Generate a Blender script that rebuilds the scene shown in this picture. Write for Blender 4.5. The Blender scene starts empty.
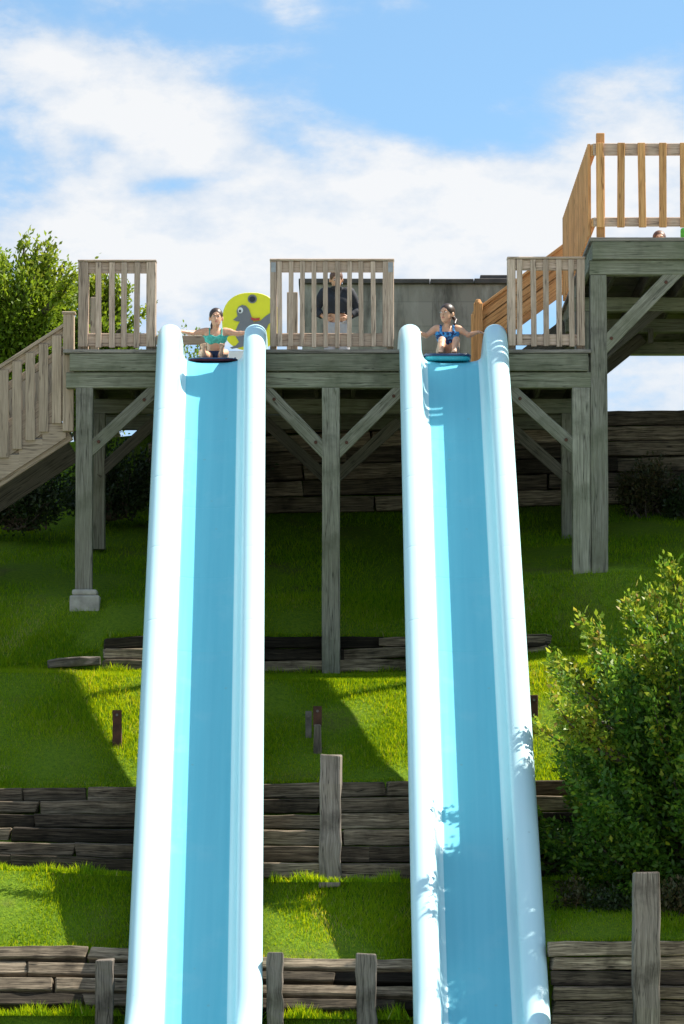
import bpy, bmesh, math, random
import numpy as np
from mathutils import Vector, Matrix
random.seed(7); RNG = np.random.default_rng(11)
R = math.radians
scene = bpy.context.scene
COL = scene.collection

# ------------------------------------------------------------------ camera
F = 4160.0                       # focal length in pixels of a 684 x 1024 frame
HOR = 870.0                      # row of the horizon
CZ = 1.7
PITCH = math.atan((HOR-512)/F)
cam_d = bpy.data.cameras.new('camera'); cam = bpy.data.objects.new('camera', cam_d); COL.objects.link(cam)
cam_d.sensor_fit = 'VERTICAL'; cam_d.sensor_height = 36; cam_d.lens = F/1024*36
cam_d.clip_start = 0.5; cam_d.clip_end = 3000
cam.location = (0, 0, CZ); cam.rotation_euler = (math.pi/2+PITCH, 0, 0)
scene.camera = cam
_cp, _sp = math.cos(PITCH), math.sin(PITCH)
def at(px, py, Y):
    """point at distance Y seen at a pixel of the photograph"""
    a, b = px-342, 512-py
    d = (a, -_sp*b+_cp*F, _cp*b+_sp*F)
    s = Y/d[1]
    return Vector((d[0]*s, Y, CZ+d[2]*s))
def X_(px, Y, py=600): return at(px, py, Y).x
def Z_(py, Y): return at(342, py, Y).z

# ------------------------------------------------------------------ object helpers
WL = {}
def tag(o, label=None, cat=None, group=None, kind=None):
    if label: o['label'] = label
    if cat: o['category'] = cat
    if group: o['group'] = group
    if kind: o['kind'] = kind
    return o
def empty(name, loc, label=None, cat=None, group=None):
    o = bpy.data.objects.new(name, None); COL.objects.link(o)
    o.location = loc; o.empty_display_size = .2; WL[o] = Vector(loc)
    return tag(o, label, cat, group)
def link(name, me, parent=None, loc=(0, 0, 0)):
    o = bpy.data.objects.new(name, me); COL.objects.link(o)
    wl = Vector(loc); WL[o] = wl
    if parent is not None:
        o.parent = parent; o.location = wl-WL[parent]
    else: o.location = wl
    return o
def smooth(me, on=True):
    me.polygons.foreach_set('use_smooth', [on]*len(me.polygons))
def bevel(o, w=.006, seg=1, ang=40):
    m = o.modifiers.new('bevel', 'BEVEL'); m.width = w; m.segments = seg
    m.limit_method = 'ANGLE'; m.angle_limit = R(ang); m.harden_normals = False
    return o

class MB:
    """collects boards and tubes (world coordinates, uv along the grain) into one mesh"""
    n = 0
    def __init__(self): self.v = []; self.f = []; self.uv = []
    def beam(self, p0, p1, w, h, up=(0, 0, 1), seg=1, jit=0., endjit=0., twist=0.):
        p0 = Vector(p0); p1 = Vector(p1); d = (p1-p0); L = d.length; d.normalize()
        up = Vector(up); s = d.cross(up)
        if s.length < 1e-3: up = Vector((0, 1, 0)); s = d.cross(up)
        s.normalize(); u = s.cross(d).normalized()
        MB.n += 1; off = MB.n*20.0; vo = random.random()*5
        base = len(self.v)
        cs = [(-1, -1), (1, -1), (1, 1), (-1, 1)]
        for i in range(seg+1):
            t = i/seg
            e = 0
            for k, (a, b) in enumerate(cs):
                q = p0+d*(L*t)+s*(a*w/2)+u*(b*h/2)
                if jit: q += s*random.uniform(-jit, jit)+u*random.uniform(-jit, jit)
                if endjit and i in (0, seg): q += d*random.uniform(-endjit, endjit)
                self.v.append(q)
        def quad(idx, uvs):
            self.f.append([base+i for i in idx]); self.uv.append(uvs)
        per = [0, w, w+h, 2*w+h, 2*(w+h)]
        for i in range(seg):
            u0, u1 = off+L*i/seg, off+L*(i+1)/seg
            for k in range(4):
                k2 = (k+1) % 4
                quad([i*4+k, i*4+k2, (i+1)*4+k2, (i+1)*4+k],
                     [(u0, vo+per[k]), (u0, vo+per[k+1]), (u1, vo+per[k+1]), (u1, vo+per[k])])
        quad([3, 2, 1, 0], [(off, vo), (off+.01, vo), (off+.01, vo+w), (off, vo+w)])
        o = seg*4
        quad([o, o+1, o+2, o+3], [(off+L, vo), (off+L+.01, vo), (off+L+.01, vo+w), (off+L, vo+w)])
        return self
    def box(self, x0, x1, y0, y1, z0, z1, **k):
        dx, dy, dz = x1-x0, y1-y0, z1-z0
        cx, cy, cz = (x0+x1)/2, (y0+y1)/2, (z0+z1)/2
        if dx >= dy and dx >= dz: return self.beam((x0, cy, cz), (x1, cy, cz), dy, dz, **k)
        if dz >= dy: return self.beam((cx, cy, z0), (cx, cy, z1), dx, dy, up=(0, 1, 0), **k)
        return self.beam((cx, y0, cz), (cx, y1, cz), dx, dz, **k)
    def tube(self, pts, radii, n=8, cap=True):
        MB.n += 1; off = MB.n*20.0
        base = len(self.v); pts = [Vector(p) for p in pts]; L = 0
        prev = None
        for i, p in enumerate(pts):
            d = (pts[min(i+1, len(pts)-1)]-pts[max(i-1, 0)]).normalized()
            ref = Vector((0, 0, 1)) if abs(d.z) < .9 else Vector((1, 0, 0))
            if prev is not None and abs(prev.dot(d)) < .98: ref = prev
            s = d.cross(ref).normalized(); u = s.cross(d).normalized(); prev = u
            for k in range(n):
                a = 2*math.pi*k/n
                self.v.append(p+s*(math.cos(a)*radii[i])+u*(math.sin(a)*radii[i]))
        for i in range(len(pts)-1):
            l = (pts[i+1]-pts[i]).length
            for k in range(n):
                k2 = (k+1) % n
                self.f.append([base+i*n+k, base+(i+1)*n+k, base+(i+1)*n+k2, base+i*n+k2])
                c = 2*math.pi*radii[i]/n
                self.uv.append([(off+L, k*c), (off+L+l, k*c), (off+L+l, (k+1)*c), (off+L, (k+1)*c)])
            L += l
        if cap:
            self.f.append([base+k for k in range(n)]); self.uv.append([(off, k*.01) for k in range(n)])
            e = base+(len(pts)-1)*n
            self.f.append([e+k for k in reversed(range(n))]); self.uv.append([(off, k*.01) for k in range(n)])
        return self
    def poly(self, pts, depth, axis=(0, 1, 0)):
        """flat outline given thickness along axis"""
        MB.n += 1; off = MB.n*20.0
        base = len(self.v); n = len(pts); ax = Vector(axis)*depth
        self.v += [Vector(p) for p in pts]+[Vector(p)+ax for p in pts]
        self.f.append([base+i for i in range(n)]); self.uv.append([(off+p[0], p[2]) for p in pts])
        self.f.append([base+n+i for i in reversed(range(n))]); self.uv.append([(off+pts[i][0], pts[i][2]) for i in reversed(range(n))])
        for i in range(n):
            j = (i+1) % n
            self.f.append([base+j, base+i, base+n+i, base+n+j]); self.uv.append([(off, 0), (off, .1), (off+.1, .1), (off+.1, 0)])
        return self
    def build(self, name, mat, parent=None, bev=.006, sm=False, fixn=True, seg=1):
        me = bpy.data.meshes.new(name)
        c = sum(self.v, Vector())/max(1, len(self.v))
        me.from_pydata([tuple(p-c) for p in self.v], [], self.f)
        l = me.uv_layers.new(name='UVMap')
        flat = [x for f in self.uv for p in f for x in p]
        l.data.foreach_set('uv', flat)
        if fixn:
            bm = bmesh.new(); bm.from_mesh(me); bmesh.ops.recalc_face_normals(bm, faces=bm.faces); bm.to_mesh(me); bm.free()
        me.materials.append(mat)
        if sm: smooth(me)
        o = link(name, me, parent, c)
        if bev: bevel(o, bev, seg)
        return o

def np_mesh(name, V, faces, mat, parent=None, attrs=None, sm=False, loc=(0, 0, 0)):
    """V (N,3); faces (M,k) int"""
    me = bpy.data.meshes.new(name)
    V = np.asarray(V, np.float32); faces = np.asarray(faces, np.int32)
    k = faces.shape[1]
    me.vertices.add(len(V)); me.vertices.foreach_set('co', V.ravel())
    me.loops.add(faces.size); me.loops.foreach_set('vertex_index', faces.ravel())
    me.polygons.add(len(faces)); me.polygons.foreach_set('loop_start', np.arange(0, faces.size, k, dtype=np.int32))
    try: me.polygons.foreach_set('loop_total', np.full(len(faces), k, np.int32))
    except Exception: pass
    me.update(calc_edges=True); me.validate()
    for nm, a in (attrs or {}).items():
        at_ = me.attributes.new(nm, 'FLOAT', 'POINT'); at_.data.foreach_set('value', np.asarray(a, np.float32))
    if sm: smooth(me)
    me.materials.append(mat)
    return link(name, me, parent, loc)

# ------------------------------------------------------------------ materials
class NT:
    def __init__(self, name):
        self.m = bpy.data.materials.new(name); self.m.use_nodes = True
        self.t = self.m.node_tree; self.b = self.t.nodes['Principled BSDF']; self.o = self.t.nodes['Material Output']
    def n(self, typ, **kw):
        nd = self.t.nodes.new('ShaderNode'+typ)
        for k, v in kw.items():
            if hasattr(nd, k): setattr(nd, k, v)
            else: nd.inputs[k].default_value = v
        return nd
    def l(self, a, b): self.t.links.new(a, b)
    def mapv(self, src, scale, loc=(0, 0, 0)):
        mp = self.n('Mapping'); mp.inputs['Scale'].default_value = scale; mp.inputs['Location'].default_value = loc
        self.l(src, mp.inputs['Vector']); return mp.outputs[0]
    def noise(self, vec, scale, detail=4, rough=.55, dist=0.):
        nd = self.n('TexNoise'); nd.inputs['Scale'].default_value = scale; nd.inputs['Detail'].default_value = detail
        nd.inputs['Roughness'].default_value = rough; nd.inputs['Distortion'].default_value = dist
        if vec is not None: self.l(vec, nd.inputs['Vector'])
        return nd.outputs['Fac']
    def ramp(self, fac, stops):
        r = self.n('ValToRGB'); e = r.color_ramp.elements
        while len(e) < len(stops): e.new(.5)
        for el, (p, c) in zip(e, stops):
            el.position = p; el.color = (c, c, c, 1) if isinstance(c, (int, float)) else (*c, 1)
        self.l(fac, r.inputs[0]); return r.outputs[0]
    def mix(self, fac, a, b, mode='MIX'):
        m = self.n('Mix'); m.data_type = 'RGBA'; m.blend_type = mode
        for val, sock in ((fac, m.inputs[0]), (a, m.inputs[6]), (b, m.inputs[7])):
            if hasattr(val, 'links') or hasattr(val, 'is_linked'): self.l(val, sock)
            elif isinstance(val, tuple): sock.default_value = (*val, 1)
            else: sock.default_value = val
        return m.outputs[2]
    def math(self, op, a, b=None, clamp=False):
        m = self.n('Math'); m.operation = op; m.use_clamp = clamp
        for val, s in ((a, m.inputs[0]), (b, m.inputs[1])):
            if val is None: continue
            if isinstance(val, (int, float)): s.default_value = val
            else: self.l(val, s)
        return m.outputs[0]
    def bump(self, h, strength=.4, dist=.01):
        b = self.n('Bump'); b.inputs['Strength'].default_value = strength; b.inputs['Distance'].default_value = dist
        self.l(h, b.inputs['Height']); self.l(b.outputs[0], self.b.inputs['Normal'])
    def base(self, s):
        if isinstance(s, tuple): self.b.inputs['Base Color'].default_value = (*s, 1)
        else: self.l(s, self.b.inputs['Base Color'])
    def set(self, **k):
        for a, v in k.items(): self.b.inputs[a.replace('_', ' ')].default_value = v
        return self.m

def wood(name, dark, mid, light, rough=.85, var=.5, stain=.35, moss=None, vr=None):
    t = NT(name); uv = t.n('UVMap').outputs[0]
    g1 = t.noise(t.mapv(uv, (1.1, 26, 1)), 1.6, 6, .65, .6)
    g2 = t.noise(t.mapv(uv, (5, 140, 1)), 1.0, 3, .6)
    c = t.ramp(g1, [(.3, dark), (.5, mid), (.72, light)])
    c = t.mix(.35, c, t.ramp(g2, [(.35, tuple(x*.45 for x in mid)), (.6, light)]), 'MIX')
    sx = t.n('SeparateXYZ'); t.l(uv, sx.inputs[0])
    bi = t.math('FLOOR', t.math('DIVIDE', sx.outputs[0], 20.0))
    wn = t.n('TexWhiteNoise'); wn.noise_dimensions = '1D'; t.l(bi, wn.inputs['W'])
    v = t.n('MapRange'); v.inputs['To Min'].default_value = 1-var*.6; v.inputs['To Max'].default_value = 1+var*.45
    if vr: v.inputs['To Min'].default_value, v.inputs['To Max'].default_value = vr
    t.l(wn.outputs['Value'], v.inputs['Value'])
    hs = t.n('HueSaturation'); t.l(v.outputs[0], hs.inputs['Value']); t.l(c, hs.inputs['Color']); c = hs.outputs[0]
    # knots and stains
    s = t.noise(t.n('TexCoord').outputs['Object'], 3.1, 5, .6)
    c = t.mix(t.ramp(s, [(.5, 0.), (.72, stain)]), c, tuple(x*.3 for x in dark))
    vo = t.n('TexVoronoi'); t.l(t.mapv(uv, (2.3, 9, 1)), vo.inputs['Vector']); vo.inputs['Scale'].default_value = 1.0
    k = t.ramp(vo.outputs['Distance'], [(.05, .8), (.12, 0.)])
    c = t.mix(k, c, tuple(x*.35 for x in dark))
    cr = t.noise(t.mapv(uv, (.55, 17, 1), (3, 7, 0)), 1.0, 3, .5, .3)
    c = t.mix(t.ramp(cr, [(.485, 0.), (.5, .8), (.515, 0.)]), c, tuple(x*.3 for x in dark))
    if moss:
        s2 = t.noise(t.n('TexCoord').outputs['Object'], 1.3, 4, .6)
        c = t.mix(t.ramp(s2, [(.42, 0.), (.68, .55)]), c, moss)
    t.base(c); t.bump(t.math('ADD', g1, t.math('MULTIPLY', g2, .5)), .5, .006)
    t.b.inputs['Specular IOR Level'].default_value = .14
    return t.set(Roughness=rough)

M = {}
M['rail'] = wood('weathered railing wood', (.29, .20, .145), (.46, .335, .25), (.60, .46, .36), var=.35, stain=.3)
M['fascia'] = wood('weathered fascia board', (.095, .09, .064), (.205, .2, .145), (.34, .33, .25), var=.5, stain=.5, moss=(.09, .105, .055))
M['post'] = wood('weathered post', (.095, .088, .066), (.235, .22, .172), (.38, .36, .295), var=.35, stain=.6, moss=(.16, .165, .105))
M['floor'] = wood('deck floor wood', (.14, .12, .1), (.24, .21, .18), (.34, .3, .26))
M['orange'] = wood('fresh cedar wood', (.46, .20, .075), (.64, .315, .12), (.76, .43, .19), rough=.7, var=.3, stain=.12)
M['stair'] = wood('painted stair wood', (.30, .22, .155), (.42, .32, .23), (.50, .39, .29), var=.25, stain=.2)
M['tie'] = wood('creosoted timber', (.010, .0075, .005), (.046, .034, .023), (.30, .235, .16), stain=.6, vr=(.12, 2.3))
M['tiepost'] = wood('split grey timber post', (.05, .04, .032), (.16, .132, .105), (.30, .255, .21), var=.35, stain=.7)
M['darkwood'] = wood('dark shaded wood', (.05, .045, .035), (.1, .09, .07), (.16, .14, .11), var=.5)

def simple(name, col, rough=.6, var=.25, scale=9., metallic=0., bump=.15):
    t = NT(name); ob = t.n('TexCoord').outputs['Object']
    n = t.noise(ob, scale, 5, .6)
    t.base(t.ramp(n, [(.3, tuple(c*(1-var) for c in col)), (.7, tuple(min(1, c*(1+var)) for c in col))]))
    if bump: t.bump(n, bump, .01)
    return t.set(Roughness=rough, Metallic=metallic)

def mat_slide(name, ca, cb):
    t = NT(name); ob = t.n('TexCoord').outputs['Object']
    n1 = t.noise(t.mapv(ob, (14, .35, .35)), 1.0, 5, .6)
    n2 = t.noise(ob, 2.2, 5, .6)
    c = t.ramp(n1, [(.25, ca), (.75, cb)])
    c = t.mix(t.ramp(n2, [(.55, 0.), (.8, .15)]), c, tuple(x*.4+.45 for x in cb))
    vo = t.n('TexVoronoi'); t.l(ob, vo.inputs['Vector']); vo.inputs['Scale'].default_value = 3.2
    c = t.mix(t.ramp(vo.outputs['Distance'], [(.03, .35), (.06, 0.)]), c, (.2, .3, .3))
    t.base(c); t.bump(t.noise(ob, 5, 3, .5), .06, .02)
    t.b.inputs['Specular IOR Level'].default_value = .3
    return t.set(Roughness=.36)
M['slide'] = mat_slide('pale blue gelcoat', (.43, .645, .69), (.49, .70, .735)); M['bed'] = mat_slide('blue slide bed', (.11, .42, .525), (.145, .46, .56))

def mat_grass_ground():
    t = NT('turf'); ob = t.n('TexCoord').outputs['Object']
    a = t.noise(ob, 1.1, 5, .65); b = t.noise(ob, 26, 4, .7)
    c = t.ramp(b, [(.3, (.06, .12, .012)), (.7, (.15, .225, .015))])
    c = t.mix(t.ramp(a, [(.56, 0.), (.74, .75)]), c, (.11, .085, .04))
    t.b.inputs['Specular IOR Level'].default_value = .05; t.base(c); t.bump(b, .8, .03)
    return t.set(Roughness=.95)
M['turf'] = mat_grass_ground()

def mat_leaf(name, stops, trans=.35, rough=.5, attr='tint', spec=.35, tcol=None, dcol=(1, 1, 1)):
    t = NT(name); a = t.n('Attribute'); a.attribute_name = attr
    c = t.ramp(a.outputs['Fac'], stops); t.base(c)
    t.b.inputs['Roughness'].default_value = rough; t.b.inputs['Specular IOR Level'].default_value = spec
    tr = t.n('BsdfTranslucent')
    if tcol: t.l(t.mix(1., c, tcol, 'MULTIPLY'), tr.inputs['Color']); t.base(t.mix(1., c, dcol, 'MULTIPLY'))
    else: t.l(c, tr.inputs['Color'])
    mx = t.n('MixShader'); mx.inputs[0].default_value = trans
    t.l(t.b.outputs[0], mx.inputs[1]); t.l(tr.outputs[0], mx.inputs[2]); t.l(mx.outputs[0], t.o.inputs['Surface'])
    return t.m
M['blade'] = mat_leaf('grass blade', [(0, (.075, .155, .003)), (.5, (.19, .27, .004)), (.85, (.31, .35, .006)), (1, (.36, .29, .06))], .5, .7, spec=.06, tcol=(2.0, 1.65, .6), dcol=(.95, 1.3, 3.0))
M['leaf'] = mat_leaf('shrub leaf', [(0, (.028, .08, .010)), (.4, (.065, .16, .014)), (.62, (.17, .27, .018)), (.86, (.38, .40, .025)), (1, (.40, .24, .05))], .5, .45, spec=.35)
M['leaf2'] = mat_leaf('tree leaf', [(0, (.10, .17, .012)), (.6, (.2, .28, .015)), (1, (.33, .34, .03))], .5, .5)
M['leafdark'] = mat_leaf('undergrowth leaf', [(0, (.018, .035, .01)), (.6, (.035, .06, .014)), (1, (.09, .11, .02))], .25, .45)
M['leafbrown'] = mat_leaf('rusty leaf', [(0, (.03, .05, .014)), (.5, (.07, .06, .02)), (1, (.16, .07, .03))], .25, .5)
M['bark'] = simple('bark', (.075, .055, .04), .9, .4, 20)
M['rust'] = simple('rusty steel', (.075, .028, .016), .85, .5, 14)
M['rustgrey'] = simple('flaking galvanised steel', (.14, .12, .11), .8, .5, 10)
M['concrete'] = simple('concrete', (.34, .32, .28), .9, .3, 7)
M['plate'] = simple('galvanised plate', (.3, .3, .3), .5, .2, 12, .5)

def mat_blockwall():
    t = NT('stained block wall'); ob = t.n('TexCoord').outputs['Object']
    sw = t.mapv(ob, (1, 1, 1))
    cx = t.n('SeparateXYZ'); t.l(ob, cx.inputs[0])
    cb = t.n('CombineXYZ'); t.l(cx.outputs[0], cb.inputs[0]); t.l(cx.outputs[2], cb.inputs[1])
    br = t.n('TexBrick'); t.l(cb.outputs[0], br.inputs['Vector']); br.inputs['Scale'].default_value = 1.0
    br.inputs['Brick Width'].default_value = .62; br.inputs['Row Height'].default_value = .31
    br.inputs['Mortar Size'].default_value = .006; br.offset = .5
    br.inputs['Color1'].default_value = (.26, .24, .2, 1); br.inputs['Color2'].default_value = (.31, .285, .245, 1)
    br.inputs['Mortar'].default_value = (.22, .205, .175, 1)
    c = br.outputs[0]
    st = t.noise(t.mapv(ob, (2.2, 1, .55)), 1.5, 6, .65)
    c = t.mix(t.ramp(st, [(.38, .8), (.56, 0.)]), c, (.075, .068, .055))
    st2 = t.noise(t.mapv(ob, (1.6, 1, .5), (7, 3, 2)), 1.7, 5, .6)
    c = t.mix(t.ramp(st2, [(.47, 0.), (.66, .75)]), c, (.48, .46, .4))
    t.base(c); t.bump(st, .3, .02)
    return t.set(Roughness=.95)
M['block'] = mat_blockwall()
M['cap'] = simple('dark parapet cap', (.07, .062, .056), .85, .3, 8)

# ------------------------------------------------------------------ terrain
LEAN = .2
YD = 45.0                                   # front plane of the deck
def line(ctrl):
    P = [at(*c[:1], c[2], c[1]) for c in ctrl]
    xs = np.array([p.x for p in P]); ys = np.array([p.y for p in P]); zs = np.array([p.z for p in P])
    return lambda X: (np.interp(X, xs, ys), np.interp(X, xs, zs))
# control points: (pixel column, distance, pixel row)
A_base = line([(-400, 37.8, 1012), (125, 37.8, 1013), (265, 37.8, 1015), (415, 37.8, 1017), (524, 37.8, 1020), (534, 37.4, 1044), (1200, 37.4, 1046)])
A_top = line([(-400, 38.22, 949), (90, 38.22, 949), (265, 38.22, 961), (415, 38.22, 963), (524, 38.22, 965), (532, 37.7, 942), (1200, 37.7, 936)])
B_base = line([(-400, 39.3, 864), (0, 39.3, 868), (130, 39.3, 874), (270, 39.3, 880), (410, 39.3, 880), (1200, 39.3, 870)])
B_top = line([(-400, 41.15, 786), (0, 41.15, 789), (130, 41.15, 787), (270, 41.15, 783), (410, 41.15, 781), (1200, 41.15, 775)])
C_front = line([(-600, 43.4, 672), (40, 43.4, 674), (145, 43.4, 677), (272, 43.3, 681), (405, 43.3, 681), (520, 43.3, 668), (548, 43.3, 664), (1200, 43.3, 655)])
C_base = line([(-600, 43.9, 666), (40, 44.0, 668), (145, 44.0, 672), (272, 45.2, 674), (405, 45.2, 674), (520, 44.5, 654), (548, 44.5, 652), (1200, 44.5, 645)])
C_top = line([(-600, 43.95, 664), (40, 44.05, 662), (98, 44.05, 650), (104, 44.05, 637), (145, 44.05, 635), (272, 45.26, 636), (405, 45.26, 636), (520, 44.55, 636), (548, 44.55, 636), (560, 44.55, 645), (1200, 44.55, 640)])
E_mid = line([(-900, 45.2, 592), (84, 45.1, 600), (150, 45.2, 602), (272, 46.4, 595), (405, 46.4, 592), (480, 45.3, 580), (570, 45.0, 573), (1200, 45.0, 566)])
D_base = line([(-900, 49.8, 515), (100, 49.6, 515), (270, 49.6, 512), (400, 49.6, 512), (560, 49.6, 505), (1200, 49.6, 490)])
D_top = line([(-900, 49.9, 440), (60, 49.8, 440), (270, 49.8, 418), (400, 49.8, 415), (600, 49.8, 411), (1200, 49.8, 405)])
PLAT = 7.1
CHAN = [(X_(133, 38.0), X_(257, 38.0)), (X_(420, 38.0), X_(530, 38.0))]
def channel(X):
    return sum(np.clip(np.minimum(X-a, b-X)/.12, 0, 1) for a, b in CHAN)
def key_rows(X):
    n = len(X); o = np.ones(n)
    rows = [(-60*o, -.75*o), (34.5*o, -.7*o), (37.25*o, -.12*o-.3*channel(X))]
    for base, top in ((A_base, A_top), (B_base, B_top), (C_base, C_top)):
        yb, zb = base(X); yt, zt = top(X)
        if base is C_base: rows.append(C_front(X))
        cut = (.38 if base is A_base else 0)*channel(X)
        rows += [(yb+.13, zb-cut), (yt+.15, zt-.012-cut)]
    rows.append(E_mid(X))
    yb, zb = D_base(X); yt, zt = D_top(X)
    rows += [(yb+.13, zb), (yt+.15, zt-.02)]
    rows += [(53*o, PLAT*o), (60*o, PLAT*o), (400*o, PLAT*o), (1500*o, PLAT*o)]
    return rows
NSUB = [2, 6, 14, 3, 14, 4, 16, 10, 1, 12, 22, 1, 6, 3, 4, 2]
def sheet_rows(X):
    rows = key_rows(X); out = []
    for i in range(len(rows)-1):
        (y0, z0), (y1, z1) = rows[i], rows[i+1]
        for j in range(NSUB[i]):
            t = j/NSUB[i]; out.append((y0+(y1-y0)*t, z0+(z1-z0)*t, i))
    out.append((*rows[-1], 99)); return out
xs = np.concatenate([[-1500, -400, -100, -40, -20, -12, -8], np.arange(-6, 8.01, .1), [10, 14, 20, 40, 100, 400, 1500]])
rws = sheet_rows(xs)
Y = np.array([r[0] for r in rws]); Z = np.array([r[1] for r in rws])
wave = (np.sin(xs[None]*2.3+Y*1.7)*.02+np.sin(xs[None]*5.1-Y*3.1+1)*.012+np.sin(xs[None]*.9+Y*4.3)*.015)
bandi = np.array([r[2] for r in rws])
msk = np.isin(bandi, (2, 4, 6, 7, 9, 10))[:, None]*1.
Z = Z+wave*msk*(np.abs(xs)[None] < 9)
V = np.stack([np.broadcast_to(xs, Y.shape), Y, Z], -1).reshape(-1, 3)
nr, nc = Y.shape
i0 = (np.arange(nr-1)[:, None]*nc+np.arange(nc-1)[None]).ravel()
ground = np_mesh('ground', V, np.stack([i0, i0+1, i0+nc+1, i0+nc], 1), M['turf'], sm=False)
tag(ground, kind='structure')

# unseen pale concrete apron, added to bounce sunlight onto the railing fronts
ap = MB(); x = -24.0
while x < 24:
    y = -12.0
    while y < 34:
        ap.box(x+.006, x+3.994, y+.006, y+3.994, -.80, -.64); y += 4
    x += 4
M['apron'] = simple('pale bounce concrete', (.42, .405, .375), .85, .12, 3)
tag(ap.build('bounce_apron', M['apron'], None, bev=.01), kind='structure')

# ------------------------------------------------------------------ grass blades
def blades(bands, dens, hmin, hmax, x0=-4.6, x1=4.9):
    Ps = []; 
    for b in bands:
        n = int(dens*(x1-x0)*3.2)
        X = RNG.uniform(x0, x1, n); rows = key_rows(X)
        (ya, za), (yb, zb) = rows[b], rows[b+1]
        L = np.hypot(yb-ya, zb-za); keep = RNG.uniform(0, 3.2, n) < L
        t = RNG.uniform(-.01, 1.0, n)
        P = np.stack([X, ya+(yb-ya)*t, za+(zb-za)*t], 1)[keep]; tt = t[keep]
        Ps.append((P, tt))
    P = np.concatenate([p for p, _ in Ps])
    q = np.sin(P[:, 0]*3.7+2*np.sin(P[:, 1]*2.3))*np.sin(P[:, 1]*4.1+1.7*np.sin(P[:, 0]*2.9))
    P = P[(q < .72) | (RNG.random(len(P)) < .6)]
    n = len(P)
    q = np.sin(P[:, 0]*3.7+2*np.sin(P[:, 1]*2.3))*np.sin(P[:, 1]*4.1+1.7*np.sin(P[:, 0]*2.9))
    patch = .5+.5*np.sin(P[:, 0]*2.1+np.sin(P[:, 1]*1.9)*2)*np.sin(P[:, 1]*2.7+P[:, 0]*.8)
    h = RNG.uniform(hmin, hmax, n)*(.75+.5*patch)
    a = RNG.uniform(0, 2*np.pi, n); w = RNG.uniform(.003, .006, n)
    lean = RNG.normal(0, .5, (n, 2))*h[:, None]; lean[:, 1] -= .25*h
    s = np.stack([np.cos(a)*w, np.sin(a)*w, np.zeros(n)], 1)
    tip = P+np.stack([lean[:, 0], lean[:, 1], h], 1)
    base = P-np.array([0, 0, .015])
    V = np.stack([base-s, base+s, tip], 1).reshape(-1, 3)
    tint = np.clip(RNG.normal(.42, .18, n)+(patch-.5)*.35+(RNG.random(n) < .05)*.4+(q > .78)*(RNG.random(n) < .4)*.45, 0, 1)
    return V, np.repeat(tint, 3)
va, ta = blades((2, 4, 6, 7, 9), 6000, .028, .048)
vb, tb = blades((10,), 1800, .02, .05)
V = np.concatenate([va, vb]); Tn = np.concatenate([ta, tb*.8])
# longer fringe over the wall tops and at the wall feet
def fringe(fn, dy, n, hm, x0=-4.5, x1=4.8, zoff=0.):
    X = RNG.uniform(x0, x1, n)
    if fn in (A_base, A_top): X = X[channel(X) == 0]; n = len(X)
    y, z = fn(X); y = y+dy+RNG.normal(0, .03, n)
    P = np.stack([X, y, z+zoff], 1); h = RNG.uniform(.4, 1, n)*hm*(.5+.7*np.abs(np.sin(X*3.1)*np.sin(X*7.7+1)))
    a = RNG.uniform(0, 6.28, n); w = RNG.uniform(.004, .008, n)
    s = np.stack([np.cos(a)*w, np.sin(a)*w, 0*a], 1)
    tip = P+np.stack([RNG.normal(0, .4, n)*h, -RNG.uniform(0, .6, n)*h, h], 1)
    return np.stack([P-s, P+s, tip], 1).reshape(-1, 3), np.repeat(np.clip(RNG.normal(.45, .2, n), 0, 1), 3)
for fn, dy, n, hm, zo in ((A_base, -.16, 6000, .15, -.02), (B_base, -.16, 6500, .12, -.02), (C_base, -.16, 4000, .11, -.02), (A_top, .14, 2500, .07, 0), (B_top, .14, 2500, .06, 0), (C_top, .14, 2500, .07, 0)):
    v_, t_ = fringe(fn, dy, n, hm, zoff=zo); V = np.concatenate([V, v_]); Tn = np.concatenate([Tn, t_])
# no blade grows through a slide bed
bt = V.reshape(-1, 3, 3); tipz = bt[:, 2, 2]; bx = bt[:, 2, 0]; by = bt[:, 2, 1]
inch = np.zeros(len(bt), bool)
for ct, cb_ in ((212., 195.), (453., 480.5)):
    cx = X_(ct, YD)+(X_(cb_, 37.5)-X_(ct, YD))*np.clip((YD-by)/(YD-37.5), 0, 1); inch |= np.abs(bx-cx) < .68
bedz = Z_(1029, 37.5)+(by-37.5)*.915
ok = ~(inch & (tipz > bedz-.14) & (by < 44.6))
V = bt[ok].reshape(-1, 3); Tn = np.repeat(Tn.reshape(-1, 3)[ok][:, 0], 3)
grass = np_mesh('grass', V, np.arange(len(V)).reshape(-1, 3), M['blade'], attrs={'tint': Tn})
tag(grass, 'short lawn grass covering the terraced slope', 'grass', kind='stuff')

def on_ground(px, py, y0=37.5, y1=49.5):
    for Yq in np.arange(y0, y1, .02):
        p = at(px, py, Yq); rows = key_rows(np.array([p.x]))
        if p.z <= np.interp(Yq, [float(r[0][0]) for r in rows], [float(r[1][0]) for r in rows]): return float(Yq)
    return y1
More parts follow.
